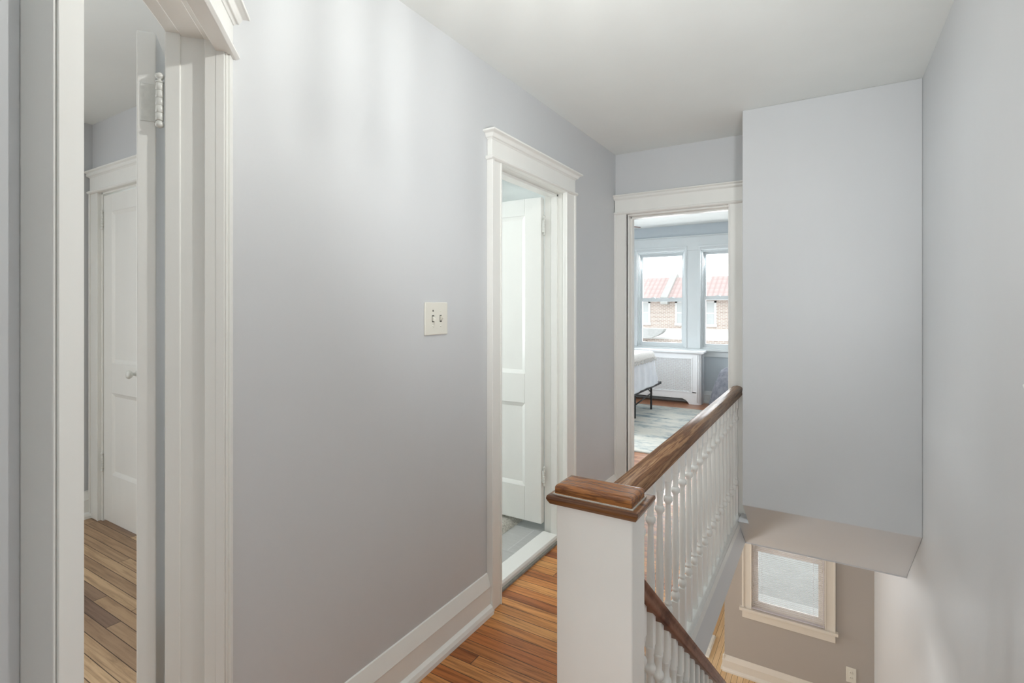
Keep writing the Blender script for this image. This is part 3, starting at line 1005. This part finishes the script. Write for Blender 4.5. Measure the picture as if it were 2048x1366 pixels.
# ------------------------------------------------------------------ hall ceiling lamp (above the frame)
lamp = empty('ceiling_lamp', (-0.56, 1.02, HC))
tag(lamp, 'round ceiling lamp of glass rods on the hallway ceiling', 'ceiling lamp')
MB().lathe([(0.0, 0.065), (-0.012, 0.065), (-0.022, 0.05), (-0.026, 0.01)], n=32).build('canopy', M['metal_paint'], lamp)
MB().lathe([(-0.024, 0.006), (-0.16, 0.006)], n=8).build('stem', M['metal_paint'], lamp)
for k in range(22):
    a = 2 * PI * k / 22
    MB().lathe([(-0.12, 0.008), (-0.27, 0.009 + 0.004 * (k % 3)), (-0.295, 0.003)], (0.14 * math.cos(a), 0.14 * math.sin(a), 0), 8).build('glass_rod', M['rod'], lamp)
MB().lathe([(-0.117, 0.146), (-0.114, 0.146), (-0.114, 0.134), (-0.117, 0.134)], n=32).build('ring', M['metal_paint'], lamp)
MB().tube([(-0.14, 0, -0.1155), (0.14, 0, -0.1155)], 0.004, 6).build('cross_bar', M['metal_paint'], lamp)
ld = bpy.data.lights.new('ceiling_lamp_bulb', 'POINT')
ld.energy = 19; ld.color = (0.99, 0.99, 0.955); ld.shadow_soft_size = 0.018
lo = bpy.data.objects.new('ceiling_lamp_bulb', ld); COL.objects.link(lo)
lo.location = (-0.56, 1.02, HC - 0.215)

# unseen sconce added to hold a fill spot aimed down the hall
sc_ = empty('fill_sconce', (RW, 0.48, 1.20))
tag(sc_, 'added white bowl sconce with a fill spot on the right stairwell wall', 'fill lamp')
MB().lathe([(0.0, 0.05), (-0.012, 0.05), (-0.016, 0.02)], (0, 0, 0), 20, 'x').build('wall_plate', M['metal_paint'], sc_)
MB().tube([(-0.01, 0, 0), (-0.08, 0, -0.02), (-0.15, 0, -0.01)], 0.008, 8).build('arm', M['metal_paint'], sc_)
MB().lathe([(-0.01, 0.02), (0.0, 0.05), (0.05, 0.10), (0.10, 0.115), (0.098, 0.109), (0.05, 0.094), (0.006, 0.045), (0.0, 0.01)], (-0.15, 0, 0), 28).build('bowl', M['metal_paint'], sc_)
ld = bpy.data.lights.new('fill_sconce_spot', 'SPOT')
ld.energy = 86; ld.color = (0.96, 0.98, 0.99); ld.shadow_soft_size = 0.07; ld.spot_size = math.radians(90); ld.spot_blend = 1.0
lo = bpy.data.objects.new('fill_sconce_spot', ld); COL.objects.link(lo)
lo.location = (RW - 0.15, 0.48, 1.32)
lo.rotation_euler = (Vector((-1.25, 3.3, 2.0)) - Vector(lo.location)).to_track_quat('-Z', 'Y').to_euler()

ld = bpy.data.lights.new('lower_fill_bulb', 'POINT')  # bulb added below to brighten the soffit and stairwell
ld.energy = 47; ld.color = (0.98, 0.985, 0.99); ld.shadow_soft_size = 0.22
lo = bpy.data.objects.new('lower_fill_bulb', ld); COL.objects.link(lo)
lo.location = (-1.5, 2.7, -1.55)
lp = empty('fill_pendant', (-1.5, 2.7, -0.19))
tag(lp, 'small white pendant added for fill light in the living room below', 'pendant lamp')
MB().tube([(0, 0, 0), (0, 0, -1.10)], 0.004, 8).build('cord', M['metal_paint'], lp)
MB().lathe([(-1.09, 0.02), (-1.13, 0.03), (-1.135, 0.01)], (0, 0, 0), 16).build('socket', M['metal_paint'], lp)


# ------------------------------------------------------------------ windows
def sash_window(name, x0, x1, z0, z1, ymap, mat, meet, label, stool=True):
    """double hung window filling an opening; local y: 0 at the inner wall face, negative towards outside"""
    root = empty(name, (0, 0, 0))
    struct(root, label, 'window')
    fr = MB(ymap)
    for a, b, c, d in ((x0, x0 + 0.022, z0, z1), (x1 - 0.022, x1, z0, z1), (x0 + 0.022, x1 - 0.022, z1 - 0.022, z1), (x0 + 0.022, x1 - 0.022, z0, z0 + 0.02)):
        fr.box(a, b, -0.118, -0.002, c, d)
    fr.box(x0 + 0.02, x0 + 0.034, -0.045, -0.028, z0, z1); fr.box(x1 - 0.034, x1 - 0.02, -0.045, -0.028, z0, z1); fr.box(x0 + 0.034, x1 - 0.034, -0.045, -0.028, z1 - 0.04, z1 - 0.02)
    fr.build('window_frame', mat, root, bevel=0.002)
    for (za, zb, yy, nm) in ((meet - 0.018, z1 - 0.022, -0.098, 'upper_sash'), (z0 + 0.02, meet + 0.018, -0.070, 'lower_sash')):
        s = MB(ymap)
        a, b = x0 + 0.024, x1 - 0.024
        sw_ = 0.040
        bot = 0.046 if nm == 'upper_sash' else 0.052
        top = 0.050 if nm == 'upper_sash' else 0.046
        s.box(a, a + sw_, yy, yy + 0.026, za, zb); s.box(b - sw_, b, yy, yy + 0.026, za, zb)
        s.box(a + sw_, b - sw_, yy, yy + 0.026, za, za + bot); s.box(a + sw_, b - sw_, yy, yy + 0.026, zb - top, zb)
        so = s.build(nm, mat, root)
        g = MB(ymap).box(a + sw_ - 0.004, b - sw_ + 0.004, yy + 0.011, yy + 0.015, za + bot - 0.004, zb - top + 0.004)
        g.build('pane', M['glass'], so)
        if nm == 'lower_sash':
            for fx in (0.30, 0.72):
                xx = a + (b - a) * fx
                lk = MB(ymap)
                lk.ext([(xx - 0.045, yy + 0.002, zb), (xx + 0.045, yy + 0.002, zb), (xx + 0.028, yy + 0.002, zb + 0.014), (xx + 0.010, yy + 0.002, zb + 0.020),
                        (xx - 0.012, yy + 0.002, zb + 0.018), (xx - 0.030, yy + 0.002, zb + 0.010)], (0, 0.022, 0))
                lk.build('sash_lock', mat, so)
    return root


def front_map(x, y, z):
    return (x, WY - y, z)


# y negative in sash_window points outside: front_map turns that into +Y
sash_window('window_1', W1[0], W1[1], WZ0, WZ1, front_map, M['trim_backlit'], 1.480, 'left white sash window of the bedroom')
sash_window('window_2', W2[0], W2[1], WZ0, WZ1, front_map, M['trim_backlit'], 1.500, 'right white sash window of the bedroom')
t = MB(front_map)
t.box(-2.63, W1[0] + 0.006, 0, 0.022, 0.77, 2.19); t.box(W1[1] - 0.006, W2[0] + 0.006, 0, 0.022, 0.77, 2.19); t.box(W2[1] - 0.006, -0.73, 0, 0.022, 0.77, 2.19)
t.box(-2.63, -0.73, 0, 0.022, 2.19, 2.385)
t.box(-2.64, -0.72, 0, 0.034, 2.385, 2.402)
for a, b in (W1, W2):
    t.box(a - 0.028, a + 0.006, 0.020, 0.032, 0.78, 2.235); t.box(b - 0.006, b + 0.028, 0.020, 0.032, 0.78, 2.235)
    t.box(a - 0.028, b + 0.028, 0.020, 0.034, 2.225, 2.255)
t.box(-2.67, -0.69, -0.03, 0.060, 0.742, 0.770)
t.box(-2.63, -0.73, 0, 0.018, 0.66, 0.742)
struct(t.build('trim_14', M['trim_backlit'], bevel=0.003), 'white casing, mullion and sill around the bedroom windows', 'window casing')

sash_window('window_3', RX0, RX1, RZ0, RZ1, lambda x, y, z: (x, -1.74 + y, z), M['trim'], 1.5, 'sash window behind the camera')
sash_window('window_4', -1.35, -0.15, 0.8, 2.2, lambda x, y, z: (-4.10 + y, x, z), M['trim'], 1.5, 'sash window of the side room')
sash_window('window_5', 1.80, 2.50, 1.0, 2.1, lambda x, y, z: (-3.20 + y, x, z), M['trim'], 1.55, 'sash window of the bathroom')
sash_window('window_6', 4.8, 6.0, 0.85, 2.15, lambda x, y, z: (-4.0 + y, x, z), M['trim_backlit'], 1.5, 'side window of the bedroom')
sash_window('window_7', 3.4, 5.6, -2.05, -0.55, lambda x, y, z: (-5.1 + y, x, z), M['trim'], -1.3, 'wide window of the living room')


def low_map(x, y, z):
    return (x, LY - y, z)


sash_window('window_8', LX0, LX1, LZ0, LZ1, low_map, M['trim_low'], -1.28, 'lower sash window behind the closed blind')
t = MB(low_map)
casing(t, -0.815, -0.720, LZ0, -0.60, 0.020, 'r', 0.018)
casing(t, -0.035, 0.056, LZ0, -0.60, 0.020, 'l', 0.018)
t.box(-0.815, 0.056, 0, 0.020, -0.60, -0.50)
t.box(-0.840, 0.080, -0.02, 0.050, LZ0 - 0.030, LZ0)
t.box(-0.815, 0.056, 0, 0.018, LZ0 - 0.115, LZ0 - 0.030)
struct(t.build('trim_15', M['trim_low'], bevel=0.003), 'cream casing, sill and apron of the lower window', 'window casing')

# blind on the lower window
bl = empty('window_blind', (-0.377, LY - 0.015, LZ0 + 0.006))
tag(bl, 'white slatted blind covering the lower window at the stair foot', 'blind')
BLX0, BLX1 = LX0 + 0.008 + 0.377, LX1 - 0.008 + 0.377
sl = MB()
zz = 0.030
while zz < 1.24:
    # tilted, slightly crowned slat
    pts = []
    for q in range(5):
        s = -0.5 + q / 4.0
        a = math.radians(-20)
        pts.append((s * 0.025 * math.cos(a), s * 0.025 * math.sin(a) + 0.0022 * (1 - 4 * s * s) * 0.8))
    vs = [(BLX0, p[0], zz + p[1]) for p in pts] + [(BLX1, p[0], zz + p[1]) for p in pts]
    sl.add(vs, [(i, i + 1, i + 6, i + 5) for i in range(4)], True)
    zz += 0.0195
slo = sl.build('slats', M['slat'], bl)
MB().box(BLX0, BLX1, -0.012, 0.012, 0.004, 0.016).build('bottom_rail', M['slat'], bl, bevel=0.002)
MB().box(BLX0, BLX1, -0.014, 0.014, 1.245, 1.28).build('head_rail', M['slat'], bl, bevel=0.002)
for x in (BLX0 + 0.10, BLX1 - 0.10):
    MB().box(x - 0.001, x + 0.001, -0.0150, -0.0140, 0.01, 1.25).build('ladder_cord', M['slat'], bl)
MB().tube([(BLX1 - 0.012, -0.022, 0.02), (BLX1 - 0.012, -0.022, 1.24)], 0.003, 6).build('tilt_wand', M['slat'], bl)

# ------------------------------------------------------------------ front bedroom furniture
# radiator cover
rc = empty('radiator_cover', (-2.20, 7.60, 0.0))
tag(rc, 'white radiator cover with pierced grille under the bedroom windows', 'radiator cover')
RX = -2.20
rx0, rx1 = -2.90, -1.52
yf = 7.52 - 7.60
p = MB()
p.loft([(rx0 - 0.012 - RX, rx1 + 0.012 - RX, yf - 0.012, 0.145, 0.705), (rx0 - 0.02 - RX, rx1 + 0.022 - RX, yf - 0.022, 0.145, 0.715), (rx0 - 0.032 - RX, rx1 + 0.04 - RX, yf - 0.034, 0.145, 0.725),
        (rx0 - 0.032 - RX, rx1 + 0.04 - RX, yf - 0.034, 0.145, 0.748), (rx0 - 0.026 - RX, rx1 + 0.034 - RX, yf - 0.028, 0.145, 0.752)])
p.build('top', M['rad'], rc, bevel=0.002)
gx0, gx1, gz0, gz1 = -2.78 - RX, -1.650 - RX, 0.172, 0.640
fx0, fx1 = rx0 - RX, -1.585 - RX
p = MB()
p.box(fx0, gx0, yf, yf + 0.02, 0.16, 0.705); p.box(gx1, fx1, yf, yf + 0.02, 0.16, 0.705); p.box(gx0, gx1, yf, yf + 0.02, gz1, 0.705)
c0, c1 = fx0 + 0.16, fx1 - 0.18     # cut-out between the feet
foot = [(c1, 0.075), (c1 + 0.012, 0.064), (c1 + 0.03, 0.060), (c1 + 0.05, 0.045), (c1 + 0.072, 0.018), (c1 + 0.085, 0.0)]
footl = [(c0 + c1 - x, z) for x, z in foot]
poly = [(fx0, 0.0)] + footl[::-1] + foot + [(fx1, 0.0), (fx1, gz0), (fx0, gz0)]
p.ext([(x, yf, z) for x, z in poly], (0, 0.02, 0))
for a, b, c, d in ((gx0 - 0.012, gx0 + 0.004, gz0 - 0.012, gz1 + 0.012), (gx1 - 0.004, gx1 + 0.012, gz0 - 0.012, gz1 + 0.012), (gx0 + 0.004, gx1 - 0.004, gz0 - 0.012, gz0 + 0.004), (gx0 + 0.004, gx1 - 0.004, gz1 - 0.004, gz1 + 0.012)):
    p.box(a, b, yf - 0.006, yf + 0.01, c, d)
p.build('front_panel', M['rad'], rc)
MB().box(gx0, gx1, yf + 0.008, yf + 0.011, gz0, gz1).build('grille', M['grille'], rc)
p = MB()
nseg = 8
arc = [(fx1, yf)] + [(fx1 + 0.065 * math.sin(a), yf + 0.055 * (1 - math.cos(a))) for a in [PI / 2 * i / nseg for i in range(nseg + 1)]]
arc2 = arc + [(fx1 + 0.065, yf + 0.08), (fx1, yf + 0.08)]
p.plan(arc2, 0.0, 0.705)
for i in (2, 4, 6):
    x, y = arc[i]
    p.lathe([(0.03, 0.004), (0.685, 0.004)], (x, y, 0), 8)
p.build('corner_post', M['rad'], rc)
MB().box(fx1 + 0.045, fx1 + 0.065, yf + 0.05, 0.145, 0.0, 0.705).build('side_panel', M['rad'], rc)
MB().box(fx0, fx0 + 0.02, yf + 0.02, 0.145, 0.0, 0.705).build('side_panel', M['rad'], rc)

# rug
rg = MB()
nx, ny = 60, 50
vs, fs = [], []
for j in range(ny + 1):
    for i in range(nx + 1):
        u, v = i / nx, j / ny
        x = -3.3 + 2.7 * u; y = 4.76 + 2.36 * v - 0.045 * (u - 0.6)
        e = 0.006 * mnoise.noise(Vector((x * 9, y * 9, 0)))
        vs.append((x + (e if u in (0, 1) else 0), y + (e if v in (0, 1) else 0), 0.011 + 0.001 * mnoise.noise(Vector((x * 3, y * 3, 3)))))
for j in range(ny):
    for i in range(nx):
        a = j * (nx + 1) + i
        fs.append((a, a + 1, a + nx + 2, a + nx + 1))
rg.add(vs, fs, True)
edge = [j * (nx + 1) for j in range(ny + 1)] + [ny * (nx + 1) + i for i in range(1, nx + 1)] + [j * (nx + 1) + nx for j in range(ny - 1, -1, -1)] + [i for i in range(nx - 1, 0, -1)]
b = len(rg.v)
for i in edge:
    x, y, z = rg.v[i]; rg.v.append((x, y, 0.001))
for k in range(len(edge)):
    k2 = (k + 1) % len(edge)
    rg.fc.append((edge[k], edge[k2], b + k2, b + k)); rg.sm.append(False)
rgo = rg.build('area_rug', M['rug'])
tag(rgo, 'pale faded blue and cream rug on the bedroom floor', 'rug')

# bed: black steel folding frame, mattress
bed = empty('bed', (-2.9, 6.2, 0.0))
tag(bed, 'bed on a black steel frame with folding legs beside the radiator cover', 'bed')
BX, BY = -2.9, 6.2


def bl_(x0, x1, y0, y1, z0, z1):
    return (x0 - BX, x1 - BX, y0 - BY, y1 - BY, z0, z1)


fx = -1.925
p = MB()
p.box(*bl_(fx - 0.03, fx, 5.40, 6.995, 0.335, 0.368)); p.box(*bl_(-3.9, -3.87, 5.40, 6.995, 0.335, 0.368))
p.box(*bl_(-3.9, fx, 5.40, 5.43, 0.335, 0.368)); p.box(*bl_(-3.9, fx, 6.965, 6.995, 0.335, 0.368))
p.box(*bl_(-3.9, fx - 0.03, 6.19, 6.22, 0.335, 0.365))
for k in range(1, 12):
    p.box(*bl_(-3.9 + k * 0.165, -3.888 + k * 0.165, 5.42, 6.98, 0.345, 0.357))
p.build('frame', M['black_metal'], bed, bevel=0.002)
for x in (-2.015, -3.75):
    for y in (5.55, 6.15, 6.83):
        p = MB(); p.box(*bl_(x - 0.011, x + 0.011, y - 0.011, y + 0.011, 0.0128, 0.336))
        p.build('leg', M['black_metal'], bed, bevel=0.002)
for x in (-2.015, -3.75):
    p = MB()
    q = lambda a, c, e: (a - BX, c - BY, e)
    p.tube([q(x, 6.15, 0.17), q(x, 6.83, 0.225)], 0.008, 8)
    p.tube([q(x, 6.83, 0.225), q(x + 0.02, 6.58, 0.34)], 0.007, 8)
    p.tube([q(x, 5.55, 0.17), q(x, 6.15, 0.19)], 0.008, 8)
    p.tube([q(x, 6.15, 0.20), q(x - 0.16, 6.15, 0.34)], 0.007, 8)
    p.build('brace', M['black_metal'], bed)
mt = MB().loft([bl_(-3.88, -1.945, 5.42, 6.90, 0.369, 0)[:4] + (0.369,), bl_(-3.88, -1.945, 5.42, 6.93, 0, 0)[:4] + (0.42,), bl_(-3.88, -1.95, 5.43, 6.74, 0, 0)[:4] + (0.60,),
                bl_(-3.88, -1.96, 5.44, 6.62, 0, 0)[:4] + (0.72,), bl_(-3.86, -1.98, 5.47, 6.54, 0, 0)[:4] + (0.765,)])
mt.build('mattress', M['quilt'], bed, bevel=0.02, seg=3)


def drape(name, mat, x_head, x_foot, y0t, y1t, y0b, y1b, ztop, zhem, off, wr, nu=64, nv=72):
    """cloth over the bed: across u = along X (head to foot, then down), v = across Y with hanging sides"""
    mb = MB()
    vs, fs = [], []
    Lt = x_foot - x_head
    drop = ztop - zhem
    R = 0.05
    hangs = zhem < ztop - 0.06
    nX, nD = nu // 2, nu // 2
    for i in range(nX + nD + 1):
        if i <= nX:
            x = x_head + (Lt - R) * i / nX; zt = ztop; f = 0.0
        else:
            k = (i - nX) / nD
            s = k * (drop - R + R * PI / 2)
            if s < R * PI / 2:
                a = s / R
                x = x_foot - R + R * math.sin(a); zt = ztop - R + R * math.cos(a)
            else:
                x = x_foot; zt = ztop - R - (s - R * PI / 2)
            f = max(0.0, (ztop - zt) / max(drop, 1e-4))
        for j in range(nv + 1):
            v = j / nv
            dn = max(0.0, (ztop - zt))
            ya = y0t + (y0b - y0t) * dn / 0.43
            yb2 = y1t + (y1b - y1t) * dn / 0.43
            y = ya + (yb2 - ya) * v
            n1 = mnoise.noise(Vector((y * 7.0, x * 2.0 + zt * 1.2, 1.3)))
            n2 = mnoise.noise(Vector((y * 3.0, x * 3.0, 5.1 + zt * 2)))
            px, pz = x + off, zt
            if i > nX:
                px += wr * (0.9 * n1 + 0.6 * n2) * min(1, f * 2.2)
                pz += 0.012 * n2 * f
            else:
                pz += off + wr * 0.8 * n2
            ev = min(v, 1 - v) * (yb2 - ya)
            if ev < 0.05:
                q = (0.05 - ev) / 0.05
                pz -= (0.05 * q * q) if i <= nX else 0
                if i > nX: px -= 0.035 * q * q
            vs.append((px, y, pz))
    for i in range(nX + nD):
        for j in range(nv):
            a = i * (nv + 1) + j
            fs.append((a, a + 1, a + nv + 2, a + nv + 1))
    # hanging sides
    mb.add(vs, fs, True)
    for side in (0, nv):
        sgn = -1 if side == 0 else 1
        b = len(mb.v)
        rows = 8
        for r in range(1, rows + 1):
            for i in range(nX + 1):
                x, y, z = vs[i * (nv + 1) + side]
                k = r / rows
                zz_ = z + (zhem - z) * k if hangs else z - 0.02 * k
                fl = (y1b - y1t) if side else (y0b - y0t)
                mb.v.append((x, y + fl * k + sgn * 0.01 * mnoise.noise(Vector((x * 8, k, 2))), zz_))
        for r in range(rows):
            for i in range(nX):
                if r == 0:
                    a, c = i * (nv + 1) + side, (i + 1) * (nv + 1) + side
                else:
                    a, c = b + (r - 1) * (nX + 1) + i, b + (r - 1) * (nX + 1) + i + 1
                d, e = b + r * (nX + 1) + i + 1, b + r * (nX + 1) + i
                mb.fc.append((a, c, d, e)); mb.sm.append(True)
    o = mb.build(name, mat)
    sd = o.modifiers.new('thick', 'SOLIDIFY'); sd.thickness = 0.006; sd.offset = 1
    return o


q = drape('bedspread', M['quilt'], -3.85, -1.905, 5.36, 6.575, 5.33, 6.775, 0.785, 0.372, 0.0, 0.016)
tag(q, 'plain white bedspread hanging over the foot of the bed', 'bedspread')
th = empty('throw', (-2.2, 6.0, 0.80))
tag(th, 'cream fringed throw across the top end of the white bedspread', 'throw')
tc_ = drape('cloth', M['throw_cream'], -2.75, -1.893, 5.36, 6.585, 5.345, 6.62, 0.806, 0.735, 0.0, 0.006, 40, 60)
tc_.parent = th; tc_.location = (2.2, -6.0, -0.80)
fr = MB()
for k in range(46):
    y = 5.38 + (6.60 - 5.38) * k / 45
    fr.tube([(-1.888, y, 0.742), (-1.884 + random.uniform(-.003, .006), y + random.uniform(-.006, .006), 0.715), (-1.884, y + random.uniform(-.01, .01), 0.690 + random.uniform(-.008, .008))], 0.0045, 5)
fo = fr.build('fringe', M['throw_cream'], th); fo.location = (2.2, -6.0, -0.80); fo['kind'] = 'stuff'

# grey plush throw in a soft heap over a low seat
gb = MB()
rows_, cols_ = 26, 96
vs, fs = [], []
for i in range(rows_ + 1):
    k = i / rows_
    for j in range(cols_):
        a = 2 * PI * j / cols_
        fold = math.sin(a * 7 + 1.2 * math.sin(a * 2)) * 0.5 + math.sin(a * 13 + 0.7) * 0.25
        if k < 0.35:
            s = k / 0.35
            r = 0.27 * math.sin(s * PI / 2) ; z = 0.585 - 0.10 * (1 - math.cos(s * PI / 2))
            am = 0.01 * s
        else:
            s = (k - 0.35) / 0.65
            r = 0.27 + 0.13 * s ** 0.8; z = 0.485 - 0.470 * s; am = 0.012 + 0.045 * s
        r = max(0.002, r + am * fold + 0.012 * k * mnoise.noise(Vector((math.cos(a) * 3, math.sin(a) * 3, k * 4))))
        vs.append((r * 1.0 * math.cos(a), r * 0.8 * math.sin(a), z + 0.012 * mnoise.noise(Vector((r * 9, a * 2, 0)))))
for i in range(rows_):
    for j in range(cols_):
        j2 = (j + 1) % cols_
        fs.append((i * cols_ + j, i * cols_ + j2, (i + 1) * cols_ + j2, (i + 1) * cols_ + j))
gb.add(vs, fs, True)
gb.fc.append(tuple(rows_ * cols_ + j for j in range(cols_))); gb.sm.append(False)
gbo = gb.build('plush_throw', M['throw_grey'])
gbo.location = (-0.985, 7.43, 0.0)
tag(gbo, 'grey blue plush throw heaped at right of the bedroom doorway', 'throw')

# ceiling fan
fan = empty('ceiling_fan', (-2.02, 5.107, BC))
tag(fan, 'ceiling fan with reddish brown blades in the front bedroom', 'ceiling fan')
MB().lathe([(0, 0.07), (-0.03, 0.06), (-0.05, 0.02)], n=20).build('canopy', M['fan_dark'], fan)
MB().lathe([(-0.04, 0.011), (-0.22, 0.011)], n=10).build('downrod', M['fan_dark'], fan)
MB().lathe([(-0.20, 0.03), (-0.22, 0.085), (-0.30, 0.10), (-0.34, 0.07), (-0.36, 0.03)], n=24).build('motor', M['fan_dark'], fan)
MB().lathe([(-0.36, 0.05), (-0.38, 0.085), (-0.43, 0.07), (-0.455, 0.03)], n=24).build('added_lamp_bowl', M['shade'], fan)  # light bowl added to go with the bedroom fill bulb
for k in range(5):
    mb = MB()
    prof = [(0.10, -0.025), (0.18, -0.05), (0.50, -0.062), (0.53, -0.045), (0.53, 0.045), (0.50, 0.062), (0.18, 0.05), (0.10, 0.025)]
    mb.ext([(x, y, -0.006) for x, y in prof], (0, 0, 0.008))
    o = mb.build('blade', M['fan_wood'], fan, bevel=0.001)
    o.location = (0, 0, -0.318)
    o.rotation_euler = (math.radians(11), 0, math.radians(-6.8 + 72 * k))

ld = bpy.data.lights.new('fan_fill_bulb', 'POINT')  # fill bulb added at the fan to brighten the bedroom
ld.energy = 3; ld.color = (1.0, 0.99, 0.98); ld.shadow_soft_size = 0.08
lo = bpy.data.objects.new('fan_fill_bulb', ld); COL.objects.link(lo)
lo.location = (-2.02, 5.107, BC - 0.62)
# bath mat
mt = MB()
nx, ny = 46, 64
vs, fs = [], []
for j in range(ny + 1):
    for i in range(nx + 1):
        u, v = i / nx, j / ny
        x = -2.25 + 0.62 * u; y = 1.95 + 0.95 * v
        e = min(u, 1 - u, v, 1 - v)
        z = 0.031 + (0.028 * min(1, e * 14) + 0.010 * random.random()) * (1 if e > 0 else 0)
        vs.append((x + random.uniform(-.005, .005), y + random.uniform(-.005, .005), z))
for j in range(ny):
    for i in range(nx):
        a = j * (nx + 1) + i
        fs.append((a, a + 1, a + nx + 2, a + nx + 1))
mt.add(vs, fs, True)
tag(mt.build('bath_mat', M['mat']), 'fluffy cream mat on the grey bathroom tile', 'bath mat')

# ------------------------------------------------------------------ outside
struct(MB().box(-45, 45, 8.3, 60, -3.5, -3.3).build('ground', M['asphalt']), 'grey street outside the windows', 'ground')
HY_ = 26.5


def row_house(x0, x1, wins, label, name='row_house'):
    root = empty(name, ((x0 + x1) / 2, HY_, -3.3))
    tag(root, label, 'house', 'brick row houses across the street')
    off = ((x0 + x1) / 2, HY_, -3.3)

    def put(mb, nm, mat, par=root):
        o = mb.build(nm, mat, par)
        if par is root: o.location = tuple(-c for c in off)
        return o
    put(MB().box(x0, x1, HY_, HY_ + 6, -3.3, 1.80), 'wall', M['brick'])
    put(MB().ext([(x0, HY_ - 0.35, 1.76), (x0, HY_ - 0.35, 1.84), (x0, HY_ + 1.5, 2.98), (x0, HY_ + 3, 2.98), (x0, HY_ + 3, 1.76)], (x1 - x0, 0, 0)), 'roof', M['roof'])
    put(MB().box(x0, x1, HY_ - 0.42, HY_ - 0.30, 1.73, 1.83), 'gutter', M['porch'])
    for (a, b, z0, z1) in wins:
        w_ = MB()
        w_.box(a, a + 0.10, HY_ - 0.03, HY_ + 0.04, z0, z1); w_.box(b - 0.10, b, HY_ - 0.03, HY_ + 0.04, z0, z1)
        w_.box(a, b, HY_ - 0.03, HY_ + 0.04, z1 - 0.09, z1); w_.box(a - 0.03, b + 0.03, HY_ - 0.05, HY_ + 0.04, z0, z0 + 0.13)
        zm = (z0 + z1) / 2 + 0.03
        w_.box(a, b, HY_ - 0.02, HY_ + 0.04, zm - 0.03, zm + 0.03)
        wo = put(w_, 'window', M['porch'])
        MB().box(a + 0.08, b - 0.08, HY_ - 0.008, HY_ + 0.0, z0 + 0.12, z1 - 0.08).build('pane', M['ext_pane'], wo)
    return root, put


r1, put1 = row_house(-13.6, -7.221, [(-8.95, -7.86, 0.47, 1.70), (-11.2, -10.1, 0.47, 1.70)], 'haze-paled brick house with red tile roof left of the white roof divider')
put1(MB().ext([(-13.6, 23.9, -0.10), (-13.6, 23.9, 0.0), (-13.6, HY_, 0.33), (-13.6, HY_, 0.2)], (6.379, 0, 0)), 'porch_roof', M['porch'])
curve = [(-7.72, 0.435), (-6.29, 0.415), (-6.32, 0.325), (-6.41, 0.218), (-6.59, 0.113), (-6.82, 0.027), (-7.08, -0.016), (-7.72, -0.016)]
aw = MB().ext([(x, 23.2, z) for x, z in curve], (0, 0.5, 0)).build('awning', M['porch_grey'])
tag(aw, 'pale grey curved awning in front of the white porch roof across the street', 'awning')
r2, put2 = row_house(-7.22, 0.6, [(-6.60, -5.62, 0.47, 1.70), (-5.19, -4.64, 0.44, 1.70), (-2.9, -1.9, 0.47, 1.70)], 'haze-paled brick house with red tile roof right of the white roof divider')
put2(MB().ext([(-7.22, 23.9, -0.10), (-7.22, 23.9, 0.0), (-7.22, HY_, 0.33), (-7.22, HY_, 0.2)], (7.82, 0, 0)), 'porch_roof', M['porch'])
put2(MB().ext([(-7.22, HY_ - 0.45, 1.55), (-7.22, HY_ - 0.45, 1.90), (-7.22, HY_ + 1.5, 3.10), (-7.22, HY_ + 1.75, 3.18), (-7.22, HY_ + 1.95, 3.05), (-7.22, HY_ + 1.95, 1.55)], (0.34, 0, 0)), 'roof_divider', M['concrete'])
put2(MB().box(-7.22, 0.6, 23.8, 23.95, -0.35, -0.08), 'porch_fascia', M['brick'])
put1(MB().box(-13.6, -7.24, 23.8, 23.95, -0.35, -0.08), 'porch_fascia', M['brick'])

# porch below the bedroom, shrub outside the blind window
struct(MB().box(-0.88, 3.0, LY + 0.12, 8.3, Z1 - 0.2, Z1 - 0.1).build('floor', M['concrete']), 'porch floor outside the lower window', 'floor')
sb = empty('shrub', (0.15, 9.6, -3.3))
tag(sb, 'green leafy shrub glimpsed through the slats of the lower blind', 'shrub')
MB().tube([(0, 0, 0), (0.02, 0, 1.0), (0.0, 0.03, 1.9)], 0.05, 8).build('trunk', M['fan_dark'], sb)
lv = MB()
for k in range(700):
    a, b_, r = random.uniform(0, 2 * PI), random.uniform(-1, 1), random.random() ** 0.4
    s = math.sqrt(1 - b_ * b_)
    c = Vector((0.75 * r * s * math.cos(a), 0.6 * r * s * math.sin(a), 1.95 + 0.85 * r * b_))
    d1 = Vector((random.gauss(0, 1), random.gauss(0, 1), random.gauss(0, 1))).normalized() * 0.075
    d2 = d1.cross(Vector((random.gauss(0, 1), random.gauss(0, 1), random.gauss(0, 1)))).normalized() * 0.035
    lv.add([tuple(c - d1), tuple(c + d2), tuple(c + d1), tuple(c - d2)], [(0, 1, 2, 3)])
lv.build('foliage', M['leaf'], sb)
